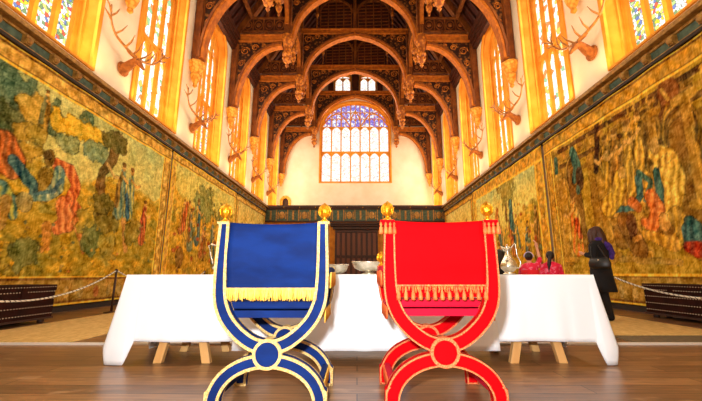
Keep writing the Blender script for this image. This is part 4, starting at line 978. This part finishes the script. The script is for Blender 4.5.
# ------------------------------------------------------------------ people
def hand(m, w, d, side, up=(0,0,1)):
    """w wrist point, d pointing direction: palm, four bent fingers and a thumb"""
    w = Vector(w); d = Vector(d).normalized(); sd = Vector(side).normalized(); nr = d.cross(sd).normalized()
    m.tube([w, w+d*.05, w+d*.085],[.022,.03,.028],8,.55)
    for k,(o_,l) in enumerate(((-.026,.062),(-.009,.075),(.009,.07),(.026,.055))):
        b_ = w+d*.08+sd*o_; m.tube([b_, b_+d*l*.5+nr*.004, b_+d*l*.85+nr*.02, b_+d*l+nr*.035],[.0095,.009,.0085,.007],6)
    t = w+d*.03-sd*.024; m.tube([t, t-sd*.025+d*.03, t-sd*.03+d*.058+nr*.01],[.012,.011,.009],6)
def figure(name, label, loc, rz, h, arms, top, trousers, hair, hairstyle, coat=False):
    o = thing(name, label, 'person', loc, rz); k = h/1.65; q = lambda *p: tuple(v*k for v in p)
    m = MB()
    m.tube([q(0,0,.92),q(0,-.01,1.1),q(0,0,1.28),q(0,-.01,1.36)],[.15*k,.125*k,.15*k,.09*k],14,1.0)
    m.tube([q(-.15,0,1.32),q(0,-.01,1.35),q(.15,0,1.32)],[.065*k,.08*k,.065*k],10)
    m.tube([q(0,-.01,1.35),q(0,.01,1.45)],[.055*k,.052*k],10)
    m.ball(q(0,.02,1.54),(.075*k,.092*k,.11*k),16,12); m.ball(q(0,.045,1.49),(.05*k,.06*k,.06*k)); m.ball(q(0,.112,1.525),(.013*k,.02*k,.022*k),8,6)
    m.ball(q(0,.1,1.482),(.024*k,.015*k,.012*k),8,6)
    for s in (-1,1): m.ball(q(s*.076,.01,1.53),(.012*k,.022*k,.032*k),8,6); m.ball(q(s*.03,.095,1.545),(.015*k,.01*k,.01*k),8,6)
    for s in (-1,1):
        fy = .06*s if coat else .02*s
        m.tube([q(s*.085,0,.9),q(s*.09,fy*.4,.5),q(s*.085,fy-.01,.1),q(s*.085,fy,.05)],[.095*k,.06*k,.042*k,.04*k],10)
        m.tube([q(s*.085,fy-.04,.04),q(s*.09,fy+.08,.035),q(s*.095,fy+.17,.028)],[.036*k,.04*k,.026*k],8,1)
    ends = []
    for s,(el,wr) in zip((-1,1),arms):
        m.tube([q(s*.17,0,1.31),q(*el),q(*wr)],[.05*k,.04*k,.028*k],10)
        d = Vector(wr)-Vector(el); hand(m, q(*wr), d, (0,1,0) if abs(d.normalized().y)<.8 else (1,0,0))
    m.build('body', M['skin'], o, remesh=.0085)
    # clothes
    m = MB()
    if coat:
        R = [(.2,.16,.78),(.215,.165,.9),(.18,.15,1.05),(.19,.155,1.2),(.215,.14,1.32),(.15,.11,1.40),(.075,.075,1.43)]
    else:
        R = [(.18,.135,.85),(.175,.13,.95),(.175,.155,1.1),(.185,.175,1.22),(.2,.175,1.30),(.15,.13,1.385),(.075,.075,1.42)]
    m.loft([[q(rx*math.cos(2*PI*i/20),ry*math.sin(2*PI*i/20)-.005,z) for i in range(20)] for rx,ry,z in R])
    for s,(el,wr) in zip((-1,1),arms):
        e,w_ = Vector(el),Vector(wr); cu = e+(w_-e)*(.9 if coat else .12)
        m.tube([q(s*.16,0,1.32),q(*el),q(*cu)],[.075*k,.058*k,.05*k],12)
    m.build('coat' if coat else 'top', top, o, remesh=.012)
    m = MB()
    m.loft([[q(rx*math.cos(2*PI*i/20),ry*math.sin(2*PI*i/20),z) for i in range(20)] for rx,ry,z in ((.15,.12,.8),(.17,.13,.9),(.155,.12,1.0))])
    for s in (-1,1):
        fy = .06*s if coat else .02*s
        m.tube([q(s*.085,0,.88),q(s*.09,fy*.4,.5),q(s*.087,fy-.01,.12)],[.105*k,.08*k,.07*k],12)
    m.build('trousers', trousers, o, remesh=.014)
    for s in (-1,1):
        fy = .06*s if coat else .02*s
        m = MB(); m.tube([q(s*.086,fy-.05,.05),q(s*.09,fy+.06,.05),q(s*.095,fy+.165,.036)],[.048*k,.05*k,.034*k],10); m.tube([q(s*.086,fy-.04,.05),q(s*.086,fy-.03,.12)],[.05*k,.05*k],10); m.build('shoe', M['black'], o, remesh=.012)
    m = MB(); m.ball(q(0,-.012,1.572),(.094*k,.108*k,.11*k),16,12)
    if hairstyle == 'long': 
        m.tube([q(0,-.05,1.6),q(0,-.08,1.48),q(0,-.1,1.36),q(0,-.105,1.28)],[.08*k,.095*k,.09*k,.05*k],12,.8)
        for s in (-1,1): m.tube([q(s*.062,-.02,1.6),q(s*.078,.01,1.52),q(s*.088,.0,1.4),q(s*.08,-.03,1.3)],[.05*k,.055*k,.05*k,.03*k],8); m.tube([q(s*.062,.05,1.61),q(s*.08,.075,1.52),q(s*.09,.07,1.4),q(s*.09,.05,1.3)],[.045*k,.048*k,.04*k,.02*k],8)
    if hairstyle == 'tail': m.tube([q(.0,-.09,1.56),q(-.03,-.14,1.5),q(-.06,-.15,1.35),q(-.07,-.14,1.15)],[.035*k,.045*k,.045*k,.02*k],8)
    if hairstyle == 'bun': m.ball(q(0,-.1,1.56),(.045*k,.04*k,.045*k))
    m.build('hair', hair, o, remesh=.012)
    return o
# woman in black, turned away to the left, both hands in front of her
wm = figure('person','woman in long black coat with purple scarf, holding something small, before right tapestry',(4.33,6.5,.014),PI*.22,1.68,
       (((-.23,.0,1.1),(-.1,.18,1.16)),((.24,-.02,1.1),(.1,.19,1.16))), M['black'], M['black'], M['hairbrown'], 'long', True)
k_ = 1.68/1.65
m = MB(); m.loft([[(rx*math.cos(2*PI*i/20)+dx,ry*math.sin(2*PI*i/20)+dy,z) for i in range(20)] for rx,ry,z,dx,dy in ((.235,.19,.5,.0,-.03),(.23,.185,.62,0,-.02),(.222,.175,.75,0,-.01),(.222,.172,.9,0,0))], cap=False)
q = m.build('coat_skirt', M['black'], wm); q.modifiers.new('s','SOLIDIFY').thickness = .01
m = MB()
for r in range(3): m.tube([((.085+.01*r)*math.cos(2*PI*i/18),(.09+.01*r)*math.sin(2*PI*i/18)-.01,1.40+.03*r+.01*math.sin(i*2)) for i in range(19)],.034,8)
m.tube([(.03,-.1,1.43),(.06,-.17,1.33),(.08,-.19,1.2),(.07,-.185,1.1)],[.04,.055,.06,.04],8,.6); m.tube([(-.04,-.1,1.43),(-.05,-.165,1.34),(-.03,-.185,1.26)],[.04,.05,.03],8,.6)
m.build('scarf', M['purple'], wm, remesh=.012)
# handbag on her near hip
bg = thing('handbag','black leather shoulder bag hanging at the side of the woman in black','handbag',(4.33,6.5,0),PI*.22)
m = MB(); n=16
m.loft([[(-.305+dx*.0+ (ry)*math.sin(2*PI*i/n), -.09+rx*math.cos(2*PI*i/n), z) for i in range(n)] for rx,ry,z,dx in ((.13,.03,.93,0),(.175,.055,.96,0),(.18,.06,1.03,0),(.15,.045,1.1,0),(.12,.02,1.135,0))]); m.build('bag_body', M['bag'], bg, bevel=.006)
m = MB(); m.tube(spline([(-.29,.02,1.11),(-.26,.04,1.25),(-.2,.02,1.385),(-.17,-.03,1.395),(-.24,-.12,1.26),(-.29,-.2,1.11)],5),.009,6); m.build('strap', M['bag'], bg)
m = MB(); m.ball((-.352,-.09,1.08),(.006,.014,.014),8,6); m.build('clasp', M['stud'], bg)
for q in (wm,bg): q.scale = (.955,.955,.955)
# girls beyond the table
g1 = figure('person','girl with lilac headband raising one arm towards the right tapestry',(2.98,6.3,0),-.5,1.15,
       (((-.24,.03,1.06),(-.2,.2,.98)),((.24,.08,1.5),(.2,.14,1.78))), M['pink'], M['black'], M['hairdark'], 'bun')
m = MB(); m.tube([(.074*math.cos(PI*i/12),-.005+.0*i,1.088+.0+.084*math.sin(PI*i/12)) for i in range(13)],.008,6); m.build('headband', M['lilac'], g1)
m = MB(); kk=1.15/1.65; m.loft([[(rx*kk*math.cos(2*PI*i/20),ry*kk*math.sin(2*PI*i/20)-.004,z*kk) for i in range(20)] for rx,ry,z in ((.205,.165,.9),(.2,.17,1.1),(.21,.19,1.24))], cap=False); qq = m.build('waistcoat', M['redtop'], g1); qq.modifiers.new('s','SOLIDIFY').thickness = .008
g2 = figure('person','girl in pink patterned top with long dark plait beside the raised-arm girl',(3.35,6.3,0),-.35,1.17,
       (((-.23,.03,1.06),(-.18,.2,1.0)),((.23,.03,1.06),(.18,.2,1.0))), M['pink'], M['black'], M['hairdark'], 'tail')
g3 = figure('person','dark haired child in black mostly hidden behind the silver ewer',(2.47,6.3,0),-.4,1.2,
       (((-.23,.03,1.06),(-.18,.2,1.0)),((.23,.03,1.06),(.18,.2,1.0))), M['black'], M['black'], M['hairdark'], 'long')

# ------------------------------------------------------------------ light
def area(name, loc, rot, sx, sy, power, col, spread=PI):
    l = bpy.data.lights.new(name,'AREA'); l.shape = 'RECTANGLE'; l.size = sx; l.size_y = sy; l.energy = power; l.color = col; l.spread = spread
    o = bpy.data.objects.new(name,l); COL.objects.link(o); o.location = loc; o.rotation_euler = rot; return o
WARM = (1,.62,.24); DAY = (1,.9,.72)
ys = [.6]+BAYS
for s in (-1,1):
    for a,c in zip(ys[:-1],ys[1:]):
        y = (a+c)/2
        area('window_daylight', (CX+s*(HALF+.3), y, 8.6), (0, -s*PI/2*-1 if False else (PI/2 if s>0 else -PI/2), 0), 4.8, 1.8, 150, DAY)
        area('cornice_uplight', (CX+s*(HALF-.35), y, 5.6), (0, PI - s*.15, 0), .25, 2.6, 60, WARM)
area('great_window_daylight', (CX,YE-.1,11.5), (-PI/2,0,0), 5, 6, 260, (1,.93,.85))
area('dais_front_fill', (CX,YB+.2,6.5), (PI/2,0,0), 8, 7, 170, (1,.9,.74))  # front fill added behind the camera, standing for an unseen dais window
fl_ = area('camera_flash', (-.17,-.05,1.05), (PI/2-.02,0,0), .12, .09, 140, (1,.99,.97))
w = bpy.data.worlds.new('world'); SC.world = w; w.use_nodes = True; w.node_tree.nodes['Background'].inputs[0].default_value = (1,.8,.55,1); w.node_tree.nodes['Background'].inputs[1].default_value = .3

# ------------------------------------------------------------------ camera
cam = bpy.data.cameras.new('camera'); co = bpy.data.objects.new('camera', cam); COL.objects.link(co)
cam.sensor_width = 36; cam.lens = 36*F_/702; cam.clip_end = 200; cam.shift_x = -6/702
co.location = (0,0,H); co.rotation_euler = (PI/2+TH,0,0); SC.camera = co
vs_ = SC.view_settings; vs_.view_transform = 'Standard'; vs_.look = 'None'; vs_.gamma = 1; vs_.exposure = .2; vs_.use_curve_mapping = False
SC.cycles.use_denoising = True
